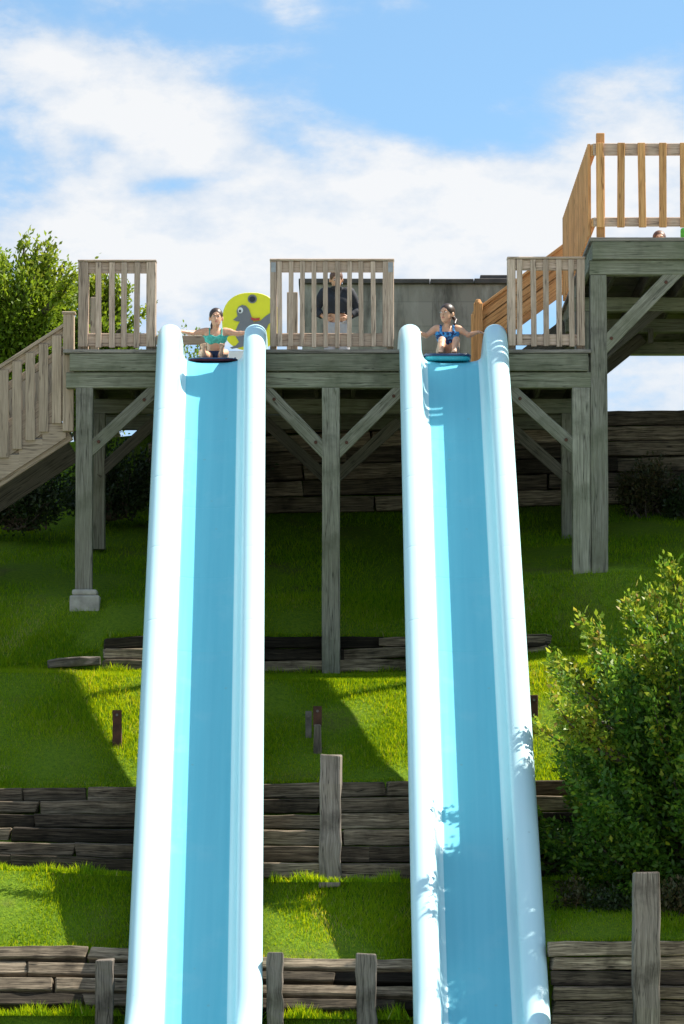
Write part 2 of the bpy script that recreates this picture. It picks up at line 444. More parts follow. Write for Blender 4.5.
# ------------------------------------------------------------------ retaining walls
def tie_wall(name, base, top, x0, x1, rows, label, seed, group='timber retaining walls on the slope', dy=0., mat='tie', gap=.12, lean=None, lens=(.7, 2.2), tilt=0.):
    random.seed(seed)
    xm = (x0+x1)/2; yb, zb = base(xm)
    root = empty(name, (xm, float(yb), float(zb)), label, 'retaining wall', group)
    mb = MB()
    for r in range(rows):
        x = x0-random.uniform(0, .5) if r else x0
        x = x0-random.uniform(0, .06)
        while x < x1-.05:
            L = random.uniform(*lens); xe = min(x+L, x1+random.uniform(-.04, .05))
            if x1-xe < .3: xe = x1
            if base is A_base:
                for c0, c1 in CHAN:
                    for c in (c0, c1):
                        if x < c-.03 and xe > c: xe = c
            if not (base is A_base and any(c0-.05 < x and xe < c1+.05 for c0, c1 in CHAN)):
                def pt(q):
                    y_, z_ = base(q); yt, zt = top(q); t = (r+.5)/rows
                    return Vector((q, float(y_+(yt-y_)*t)+.03+dy, float(z_+(zt-z_)*t)))
                a, b = pt(x+.006), pt(xe-.006)
                o = random.uniform(-.04, .045)+(.09 if random.random() < gap else 0); a.y += o; b.y += o+random.uniform(-.012, .012)
                yt, zt = top((x+xe)/2); y_, z_ = base((x+xe)/2)
                hh = float(zt-z_)/rows*random.uniform(.84, .99)
                tl = R(tilt+random.uniform(-3, 4)); mb.beam(a, b, .19, hh, up=(0, math.sin(tl), math.cos(tl)), seg=max(2, int((xe-x)/.16)), jit=.006, endjit=.025)
            x = xe
    mb.build('timber_courses', M[mat], root, bev=.009)
    return root
def wall_post(root, px, Y, py0, py1, wpx, dpt=.17, tilt=0., mat='tiepost', name='post', drop=.2):
    a = at(px, py1+3, Y); a.z -= drop; b = at(px+tilt, py0, Y); w = wpx/F*Y
    return MB().beam(a, b, w, dpt, up=(0, 1, 0), seg=9, jit=.011, endjit=.012).build(name, M[mat], root, bev=.014, seg=2)
xr = lambda px, Y: X_(px, Y)
wA = tie_wall('retaining_wall', A_base, A_top, xr(-80, 37.8), xr(430, 37.8), 4, 'lowest dark timber retaining wall, crossing behind both slides, with three short posts', 3, tilt=34)
wall_post(wA, 104.5, 37.62, 959, 1018, 18)
wall_post(wA, 275, 37.62, 953, 1016, 16)
wall_post(wA, 367, 37.62, 953, 1014, 20, tilt=-1)
wA2 = tie_wall('retaining_wall', A_base, A_top, xr(552, 37.4), xr(860, 37.4), 7, 'timber retaining wall under the large green shrub, with one tall grey post', 5, lens=(1.6, 2.6), gap=.0, dy=0)
wall_post(wA2, 646, 37.22, 872, 1050, 26, .2)
wB = tie_wall('retaining_wall', B_base, B_top, xr(-90, 39.5), xr(640, 39.5), 6, 'tallest dark timber retaining wall, halfway up the slope, with one leaning grey post', 9, gap=.14, lens=(.6, 1.7))
wall_post(wB, 330, 39.40, 755, 880, 21, .2, tilt=1, drop=.04)
wC = tie_wall('retaining_wall', C_base, C_top, xr(105.5, 44), xr(150, 44), 3, 'short dark timber step left of the left slide', 12, gap=.0, lens=(.5, .9))
wC2 = tie_wall('retaining_wall', C_base, C_top, xr(262, 45.1), xr(549, 44.5), 3, 'low three course timber wall behind the foot of the central deck post', 14, gap=.03)
wD = tie_wall('retaining_wall', D_base, D_top, xr(150, 49.6), xr(900, 49.6), 6, 'dark timber wall at the top of the slope, behind and under the deck', 17, gap=.0, lens=(1.5, 3))
# a loose timber half sunk in the grass
random.seed(3)
lt = MB().beam(at(48, 664, 43.75), at(100, 661, 43.85), .16, .1, seg=5, jit=.012).build('timber', M['tiepost'], None, bev=.014, seg=2)
tag(lt, 'loose grey timber sunk in the grass left of the short timber step', 'timber')

# old steel posts standing in the grass
def steel_post(px, py0, py1, w, Y, label, split=None, mat='rust'):
    Y = on_ground(px, py1, 41.4)-.03
    a = at(px, py1, Y); b = at(px, py0, Y)
    root = empty('steel_post', a, label, 'steel post', 'old steel posts in the grass')
    wm = w/F*Y
    mb = MB()
    z = Vector((0, 0, 1))
    # channel section: web and two flanges
    mid = a+(b-a)*(0 if split is None else split)
    def chan(m_, p, q):
        m_.beam(p, q, wm, .012, up=(0, 1, 0), seg=3, jit=.002)
        for s in (-1, 1):
            o = Vector((s*(wm/2-.006), .045, 0)); m_.beam(p+o, q+o, .012, .09, up=(0, 1, 0), seg=3, jit=.002)
    chan(mb, mid-(z*.15 if split is None else z*0), b); mb.build('post_section', M[mat], root, bev=.003)
    if split is not None:
        m2 = MB(); m2.beam(a-z*.15, mid+z*.02, wm*.92, .1, up=(0, 1, 0), seg=5, jit=.008); m2.build('wooden_core', M['tiepost'], root, bev=.006)
    m3 = MB(); m3.tube([b+Vector((0, -.010, -.05)), b+Vector((0, -.016, -.05))], [.014, .014], 8); m3.build('bolt', M['rustgrey'], root, bev=0)
    return root
steel_post(117, 710, 745, 9, 41.65, 'lone rusty steel post in the grass left of the left slide')
steel_post(317.5, 706, 752, 8.5, 41.5, 'rusty steel post with a bare wooden lower half, beside a grey post', .55)
steel_post(308.5, 711, 738, 6, 41.75, 'short grey steel post just left of a rusty one', None, 'rustgrey')
steel_post(534, 695, 735, 8, 41.85, 'rusty steel post close against the right edge of the right slide')

# ------------------------------------------------------------------ main deck
ZD = Z_(350, YD)              # deck floor top
DX0, DX1 = X_(68, YD, 360), X_(588, YD, 360)
DY1 = 50.3
SL = [dict(c=(212.0, 195.0)), dict(c=(453.0, 480.5))]
deck = empty('wooden_deck', (0, YD+2, ZD-.3), 'weathered grey wooden deck on tall posts that both slides start from', 'deck')
mb = MB(); k = 0
y = YD-.06
CUT = [(X_(s_['c'][0], YD)-.56, X_(s_['c'][0], YD)+.56) for s_ in SL]
def spans(a, b):
    e = [a]
    for c0, c1 in CUT: e += [c0, c1]
    e.append(b); return [(e[i], e[i+1]) for i in range(0, len(e), 2)]
while y < DY1:
    for xa, xb in (spans(DX0-.05, DX1+.03) if y < 46.9 else [(DX0-.05, DX1+.03)]): mb.box(xa, xb, y, y+.136, ZD-.038, ZD)
    y += .142
mb.build('floor', M['floor'], deck, bev=.004)
for xa, xb in spans(DX0+.02, DX1): MB().box(xa, xb, YD-.045, YD, ZD-.235, ZD-.042).build('fascia', M['fascia'], deck)
random.seed(21)
zb1, zb0 = ZD-.245, ZD-.415
for yy, nm in ((YD+.05, 'beam'), (47.6, 'beam'), (49.3, 'beam')):
    MB().box(DX0-.02 if yy < 46 else DX0+.1, DX1+.19 if yy < 46 else DX1, yy-.06, yy+.1, zb0, zb1).build(nm, M['fascia'], deck)
mb = MB()
x = DX0+.15
while x < DX1:
    if not any(c0-.06 < x < c1+.02 for c0, c1 in CUT): mb.box(x, x+.045, YD+.005, DY1-.1, ZD-.24, ZD-.042)
    x += .42
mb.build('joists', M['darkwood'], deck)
def deck_post(root, px, wpx, py0, py1, Yp, mat='post', ground_py=None, footing=False):
    w = wpx/F*YD; b = at(px, py0, YD); xx = b.x
    zt = zb0+.002 if py0 == 388 else Z_(py0, YD)
    z0 = Z_(py1, Yp)
    o = MB().beam((xx, Yp, z0-.25), (xx, Yp, zt), w, .17, up=(0, 1, 0), seg=6, jit=.003).build('post', M[mat], root, bev=.01, seg=2)
    return o, xx, z0
PY = YD+.07
o, xl, z0 = deck_post(deck, 84.5, 17, 388, 592, PY)
ft = MB(); ft.box(xl-.145, xl+.18, PY-.17, PY+.17, z0-.30, z0-.045); ft.box(xl-.12, xl+.15, PY-.15, PY+.15, z0-.043, z0+.02)
fo = ft.build('footing', M['concrete'], o, bev=.02, seg=2)
deck_post(deck, 331, 18, 388, 674, PY)
deck_post(deck, 581, 18, 388, 574, PY)
for px in (84.5, 331, 581): deck_post(deck, px, 15, 388, 528 if px < 600 else 510, 47.62)
for px in (212, 455): deck_post(deck, px, 15, 388, 528, 47.62)
def brace(root, p0, p1, Yb, wid=.14, mat='post', th=.05, name='brace'):
    a, b = at(*p0, Yb), at(*p1, Yb)
    d = (b-a).normalized(); n = d.cross(Vector((0, 1, 0)))
    o = MB().beam(a-d*.05, b+d*.05, wid, th, up=(0, 1, 0), seg=2, jit=.002).build(name, M[mat], root, bev=.006)
    if mat == 'post':
        for q in (a+d*.13, b-d*.16): MB().tube([q+Vector((0, -th/2+.004, 0)), q+Vector((0, -th/2-.014, 0))], [.021, .018], 8).build('bolt', M['rust'], o, bev=0)
    return o
for p0, p1 in (((90, 450), (155, 390)), ((324, 451), (264, 389)), ((338, 451), (404, 386)), ((575, 448), (509, 389))):
    brace(deck, p0, p1, YD+.02)
for p0, p1 in (((100, 472), (157, 420)), ((326, 478), (268, 424)), ((336, 478), (396, 424)), ((565, 476), (508, 425))):
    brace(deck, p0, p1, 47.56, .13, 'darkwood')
# ------------------------------------------------------------------ railings
def railing(px0, px1, top_py, bal, bw, label, Yr=YD, floor_z=None, mat='rail', top_h=12, bot=(333, 346), posts=(9, 9), post_top=None, bracket=True, group='short railings along the deck edge'):
    floor_z = ZD if floor_z is None else floor_z
    xa, xb = X_(px0, Yr, 300), X_(px1, Yr, 300); pm = 1/F*Yr
    zt, zt0 = Z_(top_py, Yr), Z_(top_py+top_h, Yr); zb1_, zb0_ = Z_(bot[0], Yr), Z_(bot[1], Yr)
    root = empty('railing', ((xa+xb)/2, Yr, floor_z), label, 'railing', group)
    MB().box(xa, xb, Yr+.01, Yr+.05, zt0, zt-.012).build('top_rail', M[mat], root)
    MB().box(xa-.004, xb+.004, Yr-.03, Yr+.15, zt-.01, zt+.012).build('cap_board', M[mat], root)
    MB().box(xa+.01, xb-.01, Yr+.01, Yr+.05, zb0_, zb1_).build('bottom_rail', M[mat], root)
    for s, w in ((0, posts[0]), (1, posts[1])):
        w *= pm
        x0 = xa if s == 0 else xb-w
        o = MB().box(x0, x0+w, Yr+.052, Yr+.052+.09, floor_z+.001, (zt-.012) if post_top is None else Z_(post_top, Yr)).build('post', M[mat], root)
        # front face board of the corner
        MB().box(x0+.004, x0+w-.004, Yr-.022, Yr+.008, zb0_-.01, zt-.014).build('baluster', M[mat], root, bev=.004)
        if bracket:
            MB().box(x0+.012, x0+min(w-.012, .075), Yr-.026, Yr-.023, zt0-.005, zt-.03).build('bracket', M['plate'], root, bev=0)
    for c in bal:
        x = X_(c, Yr, 300); w = bw*pm; j = random.uniform(-.004, .004)
        MB().beam((x+j, Yr-.006, zb0_-.012+random.uniform(-.01, .01)), (x-j, Yr-.006, zt-.016), w, .03, up=(0, 1, 0)).build('baluster', M[mat], root, bev=.004)
    return root
random.seed(31)
railing(78, 156, 261, (98.5, 112, 124, 137), 5.8, 'short weathered railing at the left end of the deck beside the stairs', posts=(10.5, 10), bracket=False)
railing(270, 394, 260, (279.7, 291, 302.3, 314, 325.5, 337.5, 349.5, 361, 373.3, 385), 4.8, 'wider weathered railing between the two slides, with a man behind it', posts=(7, 7))
railing(507.5, 585, 258, (519.5, 533.5, 546, 559, 571.5), 5.6, 'short weathered railing at the right end of the deck, under the raised platform', posts=(8.5, 8.5), bot=(334, 345), bracket=False)

# low rail at the back of the deck
root = empty('railing', (X_(150, 49.3), 49.3, ZD), 'low single board rail at the back of the deck behind the left girl', 'railing')
MB().box(X_(86, 49.3), X_(224, 49.3), 49.25, 49.29, Z_(345, 49.3), Z_(336, 49.3)).build('rail', M['stair'], root)
for px, pt in ((93, 297), (203, 345), (292, 292)):
    x = X_(px, 49.3); w = .1 if px != 292 else .13
    MB().box(x-w/2, x+w/2, 49.3, 49.39, ZD+.002, Z_(pt, 49.3)).build('post', M['stair'], root)

# ------------------------------------------------------------------ raised platform
ZU = Z_(238, YD); UX0, UX1 = X_(592, YD, 240), X_(1120, YD, 240); UY1 = 52.4
plat = empty('raised_platform', ((UX0+UX1)/2, YD+3, ZU-.3), 'higher wooden platform at the right on thick green grey posts and diagonal braces', 'platform')
mb = MB(); y = YD-.05
while y < UY1:
    mb.box(UX0-.03, UX1, y, y+.136, ZU-.038, ZU); y += .142
mb.build('floor', M['floor'], plat, bev=.004)
MB().box(UX0, UX1, YD-.045, YD, ZU-.24, ZU-.042).build('fascia', M['fascia'], plat)
MB().box(UX0, UX0+.045, YD+.002, UY1, ZU-.24, ZU-.042).build('side_fascia', M['fascia'], plat)
MB().box(UX0+.05, UX1, UY1-.03, UY1+.012, ZU-.24, ZU-.042).build('rear_fascia', M['fascia'], plat)
uz1, uz0 = ZU-.245, ZU-.405
for yy in (YD+.05, 48.0, 49.9, 52.1):
    MB().box(UX0-.03, UX1, yy-.06, yy+.1, uz0, uz1).build('beam', M['fascia'], plat)
mb = MB(); x = UX0+.3
while x < UX1:
    mb.box(x, x+.045, YD+.005, UY1-.05, ZU-.24, ZU-.042); x += .42
mb.build('joists', M['darkwood'], plat)
def up_post(px, Yp, py1, w=17):
    xx = X_(px, YD, 400); z0 = Z_(py1, Yp)
    return MB().beam((xx, Yp, z0-.25), (xx, Yp, uz0-.002), w/F*YD, .17, up=(0, 1, 0), seg=7, jit=.003).build('post', M['post'], plat, bev=.01, seg=2)
up_post(599, PY, 573); up_post(599, 48.02, 520); up_post(599, 52.1, 470); up_post(840, PY, 560); up_post(840, 48.02, 520); up_post(840, 52.1, 470)
brace(plat, (603, 347), (676, 272), YD+.02, .155); brace(plat, (836, 347), (762, 272), YD+.02, .155)
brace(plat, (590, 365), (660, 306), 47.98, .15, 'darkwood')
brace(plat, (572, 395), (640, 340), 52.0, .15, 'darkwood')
MB().box(X_(650, 49.9, 335)-.03, X_(650, 49.9, 335)+.03, 49.75, 49.8, Z_(345, 49.9), uz0+.03).build('hanger', M['darkwood'], plat)

def up_rail():
    xa = UX0+.02; zt, zt0 = Z_(143, YD), Z_(155, YD); zb1_, zb0_ = Z_(217, YD), Z_(226, YD)
    root = empty('railing', (xa+1.2, YD, ZU), 'bright orange cedar railing along the front of the raised platform', 'railing')
    MB().box(xa, UX1-.1, YD+.01, YD+.05, zt0, zt).build('top_rail', M['rail'], root)
    MB().box(xa, UX1-.1, YD+.01, YD+.05, zb0_, zb1_).build('bottom_rail', M['rail'], root)
    p = X_(601, YD, 180); MB().box(p-.045, p+.045, YD+.053, YD+.14, ZU+.002, Z_(132, YD)).build('post', M['orange'], root)
    px = 600
    while px < 890:
        x = X_(px, YD, 180); j = random.uniform(-.005, .005)
        MB().beam((x+j, YD-.012, Z_(227.5, YD)), (x-j, YD-.012, Z_(144, YD)+.01), 7.4/F*YD, .04, up=(0, 1, 0)).build('baluster', M['orange'], root, bev=.004); px += 20.9
    p = X_(880, YD, 180); MB().box(p-.045, p+.045, YD+.053, YD+.14, ZU+.002, Z_(140, YD)).build('post', M['orange'], root)
    # side railing running back
    root = empty('railing', (xa, YD+2.6, ZU), 'orange cedar side railing running back from the corner of the raised platform', 'railing')
    Y0, Y1 = YD+.06, 50.3
    MB().box(xa-.02, xa+.02, Y0, Y1, zt0, zt).build('top_rail', M['orange'], root)
    MB().box(xa-.02, xa+.02, Y0, Y1, zb0_, zb1_).build('bottom_rail', M['orange'], root)
    MB().box(xa-.02, xa+.07, Y1, Y1+.09, ZU-.3, zt+.1).build('post', M['orange'], root)
    y = Y0+.04
    while y < Y1-.06:
        MB().box(xa-.058, xa-.022, y, y+.085, zb0_-.1, zt+.008).build('baluster', M['orange'], root, bev=.004); y += .165
up_rail()

# orange stairs from the platform down to the hilltop, behind the right girl
def orange_stairs():
    Ys = 50.6
    a, b = at(568, 250, Ys), at(478, 317, Ys)
    root = empty('staircase', (b.x, Ys, PLAT), 'orange cedar staircase coming down behind the right girl from the raised platform', 'staircase')
    d = (b-a).normalized()
    for yy in (Ys, Ys+1.05):
        o = Vector((0, yy-Ys, 0))
        for k_, dz in enumerate((0, -.155, -.31)):
            MB().beam(a+o+Vector((0, 0, dz)), b+o+Vector((0, 0, dz)), .035, .148, seg=1).build('side_board', M['orange'], root)
        MB().beam(a+o+Vector((0, 0, .095)), b+o+Vector((0, 0, .095)), .11, .035).build('handrail', M['orange'], root)
        nb = MB(); nb.box(b.x-.055, b.x+.055, yy-.1, yy-.022, PLAT, b.z+.16); nb.tube([(b.x, yy-.06, b.z+.16), (b.x, yy-.06, b.z+.21)], [.055, .03], 4)
        nb.build('newel_post', M['orange'], root)
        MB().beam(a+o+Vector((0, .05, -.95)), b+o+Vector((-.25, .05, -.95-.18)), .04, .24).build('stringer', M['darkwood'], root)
    n = 6
    for i in range(n):
        p = a+(b-a)*((i+.5)/n)+Vector((0, 0, -.9))
        if p.z > PLAT: MB().box(p.x-.14, p.x+.14, Ys+.06, Ys+1.0, p.z-.04, p.z).build('tread', M['floor'], root)
random.seed(41); orange_stairs()

# ------------------------------------------------------------------ left stairs
def left_stairs():
    Ys = 45.25
    sl = (369-328)/63.0
    root = empty('staircase', (X_(30, Ys), Ys+.5, Z_(470, Ys)), 'tan wooden staircase with boarded railing climbing to the left end of the deck', 'staircase')
    pm = Ys/F
    T = lambda px, off=0: at(px, 328+(63-px)*sl+off, Ys)
    far = -150
    def slope_board(o0, o1, y, th, nm, mat='stair', p0=66):
        a, b = T(p0, (o0+o1)/2), T(far, (o0+o1)/2); a.y = b.y = y
        h = (o1-o0)*pm*math.cos(math.atan(sl)); return MB().beam(b, a, th, h).build(nm, M[mat], root)
    slope_board(0, 10, Ys, .045, 'top_rail'); slope_board(-3.5, .5, Ys-.01, .12, 'handrail'); slope_board(19, 27, Ys, .04, 'middle_rail')
    slope_board(56, 93, Ys, .04, 'bottom_rail'); slope_board(86, 118, Ys+.04, .05, 'stringer'); slope_board(95, 128, Ys+1.2, .05, 'stringer', 'darkwood')
    slope_board(0, 10, Ys+1.2, .045, 'top_rail'); slope_board(56, 66, Ys+1.2, .04, 'bottom_rail')
    px = 57
    while px > far:
        a, b = T(px, 4), T(px, 92); a.y = b.y = Ys-.04
        MB().beam(b, a, 9.6*pm, .03, up=(0, 1, 0)).build('baluster', M['stair'], root, bev=.004)
        if px > 0:
            a = a+Vector((0, 1.2, 0)); b = b+Vector((0, 1.2, .35))
            MB().beam(b, a, 7.6*pm, .03, up=(0, 1, 0)).build('baluster', M['stair'], root, bev=.004)
        px -= 13.2
    # newel, treads and closed skirt with the stepped outline
    n = MB(); x = X_(69, Ys, 350); n.box(x-.06, x+.06, Ys-.09, Ys+.03, Z_(432, Ys), Z_(315, Ys)); n.box(x-.075, x+.075, Ys-.105, Ys+.045, Z_(315, Ys), Z_(312.5, Ys))
    n.build('newel_post', M['stair'], root)
    for i in range(9):
        pxr = 66-23.5*i; py = 423+15.4*i
        x1, x0 = X_(pxr, Ys, py), X_(pxr-23.5-3, Ys, py); z = Z_(py, Ys)
        MB().box(x0, x1, Ys-.02, Ys+1.2, z-.04, z).build('tread', M['floor'], root)
        a = at(pxr, py+1, Ys); b = at(pxr-23.5, py+1, Ys); c = at(pxr-23.5, 432+(75-pxr+23.5)*.645, Ys); d = at(pxr, 432+(75-pxr)*.645, Ys)
        for q in (a, b, c, d): q.y = Ys-.0225
        MB().poly([b, a, d, c], .02).build('skirt_board', M['stair'], root, bev=0)
random.seed(51); left_stairs()

# ------------------------------------------------------------------ block building behind
def building():
    Yb = 52.4
    x0, x1, x2 = X_(302, Yb), X_(515, Yb), X_(482, Yb); zt = Z_(284, Yb)
    root = empty('block_building', ((x0+x1)/2, Yb, PLAT), 'stained grey concrete block building behind the deck, with a dark flat roof edge', 'building')
    MB().box(x0, x1, Yb, Yb+4, PLAT-.3, zt).build('wall', M['block'], root, bev=.01)
    mb = MB(); q = x0-.05
    for i in range(5):
        e = x0-.05+(x1+.1-x0)*(i+1)/5; mb.box(q+.004, e-.004, Yb-.06, Yb+4.05, zt+.001, Z_(279.5, Yb)+random.uniform(0, .012)); q = e
    mb.build('roof_edge', M['cap'], root)
    MB().box(x2, x1+.02, Yb+.3, Yb+3, Z_(279, Yb)+.02, Z_(271.5, Yb)).build('roof_hatch', M['cap'], root)
building()

# ------------------------------------------------------------------ slides
def slide(idx, label):
    top_px, bot_px = SL[idx]['c']
    # centre path: (distance, bed height, centre x)
    Yc, Zc = YD+.12, Z_(360, YD+.1)            # crest
    Yb, Zb = 37.5, Z_(1029, 37.5)
    xt, xb = X_(top_px, YD, 340), X_(bot_px, 37.5, 1024)
    ang = math.atan2(Zc-Zb, Yc-Yb)
    path = []                                   # (Y, Z, tangent angle)
    Rr = .75
    path.append((Yc+2.0, Zc+.005, 0)); path.append((Yc+1.3, Zc+.005, 0)); path.append((Yc+.8, Zc+.004, 0)); path.append((Yc+.45, Zc, 0))
    for i in range(9):
        a = ang*i/8; path.append((Yc+.26-Rr*math.sin(a), Zc-Rr*(1-math.cos(a)), a))
    y0, z0, _ = path[-1]
    # straight run to the given bottom point, then a run-out curve
    a2 = math.atan2(z0-Zb, y0-Yb)
    n = 34
    for i in range(1, n+1): path.append((y0+(Yb-y0)*i/n, z0+(Zb-z0)*i/n, a2))
    R2 = 1.6
    yq, zq = Yb, Zb
    for i in range(1, 9):
        a = a2*(1-i/8); am = a2*(1-(i-.5)/8); s = R2*a2/8
        yq -= s*math.cos(am); zq -= s*math.sin(am); path.append((yq, zq, a))
    for i in range(1, 5): path.append((yq-i*.8, zq-.02*i, 0))
    for js in (3, 11, 19, 27):
        i = next(k for k, p in enumerate(path) if p[2] == a2)+js
        if i < len(path)-1 and path[i][2] == a2:
            y1, z1, _ = path[i]; dy_, dz_ = math.cos(a2)*.007, math.sin(a2)*.007
            path[i:i+1] = [(y1+2*dy_, z1+2*dz_, a2), (y1+dy_, z1+dz_, a2), (y1, z1, a2, -.003), (y1-dy_, z1-dz_, a2), (y1-2*dy_, z1-2*dz_, a2)]
    # cross-section, u across, v along the bed normal (metres); thickness closed below
    def prof(e):
        W = .235; H = .365*e+.015
        out = []
        for i in range(7): out.append((W*i/6, .016*(i/6)**4))
        for i in range(1, 6):
            a = i/5*R(64); out.append((W+.10*math.sin(a), .016+.10*(1-math.cos(a))))
        u, v = out[-1]
        r = .112
        cu = u+.045+r*math.cos(R(30)); cv = max(v+.01, H-r*.6)
        out.append((u+.03, (v+cv)/2))
        for i in range(11):
            a = R(165)-i/10*R(205); out.append((cu+r*1.12*math.cos(a), cv+r*math.sin(a)))
        ul, vl = out[-1]
        out.append((ul+.012, vl-.09)); out.append((ul+.014, max(vl-.2, -.03)))
        full = [(-a, b) for a, b in reversed(out[1:])]+out
        # underside
        und = [(out[-1][0]-.015, out[-1][1]+.0), (out[-1][0]-.03, vl-.08), (W+.1, -.02), (W*.6, -.035), (0, -.038)]
        und = und+[(-a, b) for a, b in reversed(und[:-1])]
        return full+und
    verts = []; S = 0; prev = None; ring_n = None
    for i, (y, z, a, *sk) in enumerate(path):
        sk = sk[0] if sk else 0.
        t = min(1, max(0, (YD-y)/(YD-37.5)))
        cx = xt+(xb-xt)*t
        w = 1+.03*t
        e = 1.0
        if i == 0: e = .25
        elif i == 1: e = .6
        elif i == 2: e = .95
        if prev is not None: S += math.hypot(y-prev[0], z-prev[1])
        prev = (y, z)
        ny, nz = -math.sin(a), math.cos(a)      # bed normal leans toward the camera
        P = prof(e); ring_n = len(P)
        for u, v in P: verts.append((cx+u*(w+sk*2), y+ny*(v+sk), z+nz*(v+sk)))
    faces = []
    for i in range(len(path)-1):
        for k in range(ring_n):
            k2 = (k+1) % ring_n
            faces.append((i*ring_n+k, i*ring_n+k2, (i+1)*ring_n+k2, (i+1)*ring_n+k))
    V = np.array(verts); loc = np.array([(xt+xb)/2, 41., Zb])
    root = empty('water_slide', loc, label, 'water slide', None)
    o = np_mesh('trough', V-loc, faces, M['slide'], root, sm=True, loc=loc)
    o.data.materials.append(M['bed'])
    nfull = 2*(7+5+1+11+2)-1; mid = nfull//2
    mi = np.array([1 if abs((k+.5)-mid) < 8 else 0 for _ in range(len(path)-1) for k in range(ring_n)], np.int32)
    o.data.polygons.foreach_set('material_index', mi)
    bm = bmesh.new(); bm.from_mesh(o.data); bmesh.ops.recalc_face_normals(bm, faces=bm.faces); bm.to_mesh(o.data); bm.free(); smooth(o.data)
    sub = o.modifiers.new('sub', 'SUBSURF'); sub.levels = 1; sub.render_levels = 1
    # steel legs under the trough
    for yy in (43.4, 41.0, 39.2):
        t = (YD-yy)/(YD-37.5); cx = xt+(xb-xt)*t
        zz = z0+(Zb-z0)*((y0-yy)/(y0-Yb))-.06
        rows = key_rows(np.array([cx])); ys_ = [float(r[0][0]) for r in rows]; zs_ = [float(r[1][0]) for r in rows]
        zg = float(np.interp(yy, ys_, zs_))
        if zz-zg > .1:
            MB().tube([(cx, yy, zg-.2), (cx, yy, zz)], [.05, .05], 10).build('support_leg', M['rustgrey'], root, bev=0)
    SL[idx].update(Zc=Zc, Yc=Yc, xt=xt)
    return root
slide(0, 'left pale blue water slide, with the girl in the mint bikini top at its head')
slide(1, 'right pale blue water slide, shaded low down by the large shrub')

# ------------------------------------------------------------------ foliage
def leaf_mesh(P, D, size, tint, aspect=.5):
    n = len(P); D = D/np.linalg.norm(D, axis=1, keepdims=True)
    r = RNG.normal(0, 1, (n, 3)); S = np.cross(D, r); S /= np.linalg.norm(S, axis=1, keepdims=True)
    Nn = np.cross(S, D); s = size[:, None]
    a = P; tip = P+D*s; m = P+D*s*.45
    V = np.stack([a, m+S*s*aspect*.5+Nn*s*.08, tip-Nn*s*.06, m-S*s*aspect*.5+Nn*s*.08], 1).reshape(-1, 3)
    return V, np.arange(4*n).reshape(-1, 4), np.repeat(tint, 4)
def shrub(name, base, centre, rad, tips, per, leaf, mat, label, cat, group=None, seed=1, shoots=0, tipcol=.0, sigma=.06, trunk=.03, up=.25, lo=-1.0, keep=None, stems=7):
    global RNG
    RNG = np.random.default_rng(seed)
    base = np.array(base, float); c = np.array(centre, float); rad = np.array(rad, float)
    root = empty(name, tuple(base), label, cat, group)
    paths = []
    lumps = RNG.normal(0, 1, (9, 3)); lumps /= np.linalg.norm(lumps, axis=1, keepdims=True)
    while len(paths) < tips:
        d = RNG.normal(0, 1, 3); d /= np.linalg.norm(d)
        if d[2] < lo: continue
        k = (.72 if tips < 300 else .66)+(.33 if tips < 300 else .45)*np.max(lumps@d)**3+RNG.normal(0, .05)
        k *= RNG.uniform(.45, 1.0)**.35
        tip = c+d*rad*k
        stem = base+np.array([RNG.normal(0, .12), RNG.normal(0, .12), 0])
        m = stem*.45+tip*.55+np.array([0, 0, -.12])*rad[2]+RNG.normal(0, .06, 3)
        paths.append((stem, m, tip, d, 0))
    for _ in range(shoots):
        x, y = RNG.uniform(-.95, .95), RNG.uniform(-.8, .8)
        d = np.array([x, y, math.sqrt(max(.05, 1-min(.95, x*x+y*y)))]); s0 = c+d*rad*.85
        tip = s0+np.array([d[0]*.2+RNG.normal(0, .12), d[1]*.15, RNG.uniform(.25, .55)])
        paths.append((c+d*rad*.3, s0, tip, d, 1))
    Pl, Dl, Sl, Tl = [], [], [], []
    mb = MB()
    for j, (s, m, t, d, sh) in enumerate(paths):
        n = per if not sh else int(per*.75)
        tt = RNG.uniform(.42 if tips < 300 else .6, 1.03, n) if not sh else RNG.uniform(.45, 1.04, n)
        P = ((1-tt)**2)[:, None]*s+(2*tt*(1-tt))[:, None]*m+(tt**2)[:, None]*t
        sg = sigma*(.5+.9*(1-tt))[:, None] if not sh else sigma*.45
        P = P+RNG.normal(0, 1, (n, 3))*sg
        D = RNG.normal(0, .6, (n, 3))+d*.7+np.array([0, 0, up])
        sz = leaf*RNG.uniform(.6, 1.25, n)*(1-.25*np.clip(tt-.85, 0, 1)*4*.5)
        hgt = np.clip((P[:, 2]-c[2])/rad[2], -1, 1.2)
        tn = RNG.normal(.34, .14, n)+np.where(tt > .86, tipcol, 0)*np.clip(hgt+.3, 0, 1)+RNG.normal(0, .07)
        if sh: tn = RNG.normal(.62, .14, n)+tipcol*.5*tt
        Pl.append(P); Dl.append(D); Sl.append(sz); Tl.append(np.clip(tn, 0, 1))
        if j % 2 == 0 or sh:
            mb.tube([Vector(((1-q)**2)*s+2*q*(1-q)*m+q*q*t) for q in (0, .3, .55, .8, .97)], [trunk*x for x in (.8, .6, .38, .22, .1)], 5)
    P = np.concatenate(Pl); D = np.concatenate(Dl); S = np.concatenate(Sl); T = np.concatenate(Tl)
    if keep is not None:
        k = keep(P); P, D, S, T = P[k], D[k], S[k], T[k]
    V, Fc, T4 = leaf_mesh(P, D, S, T)
    np_mesh('foliage', V-base, Fc, M[mat], root, attrs={'tint': T4}, loc=tuple(base))
    mb.build('branches', M['bark'], root, bev=0, sm=True)
    return root
YBu = 39.7
cb = at(735, 796, YBu)
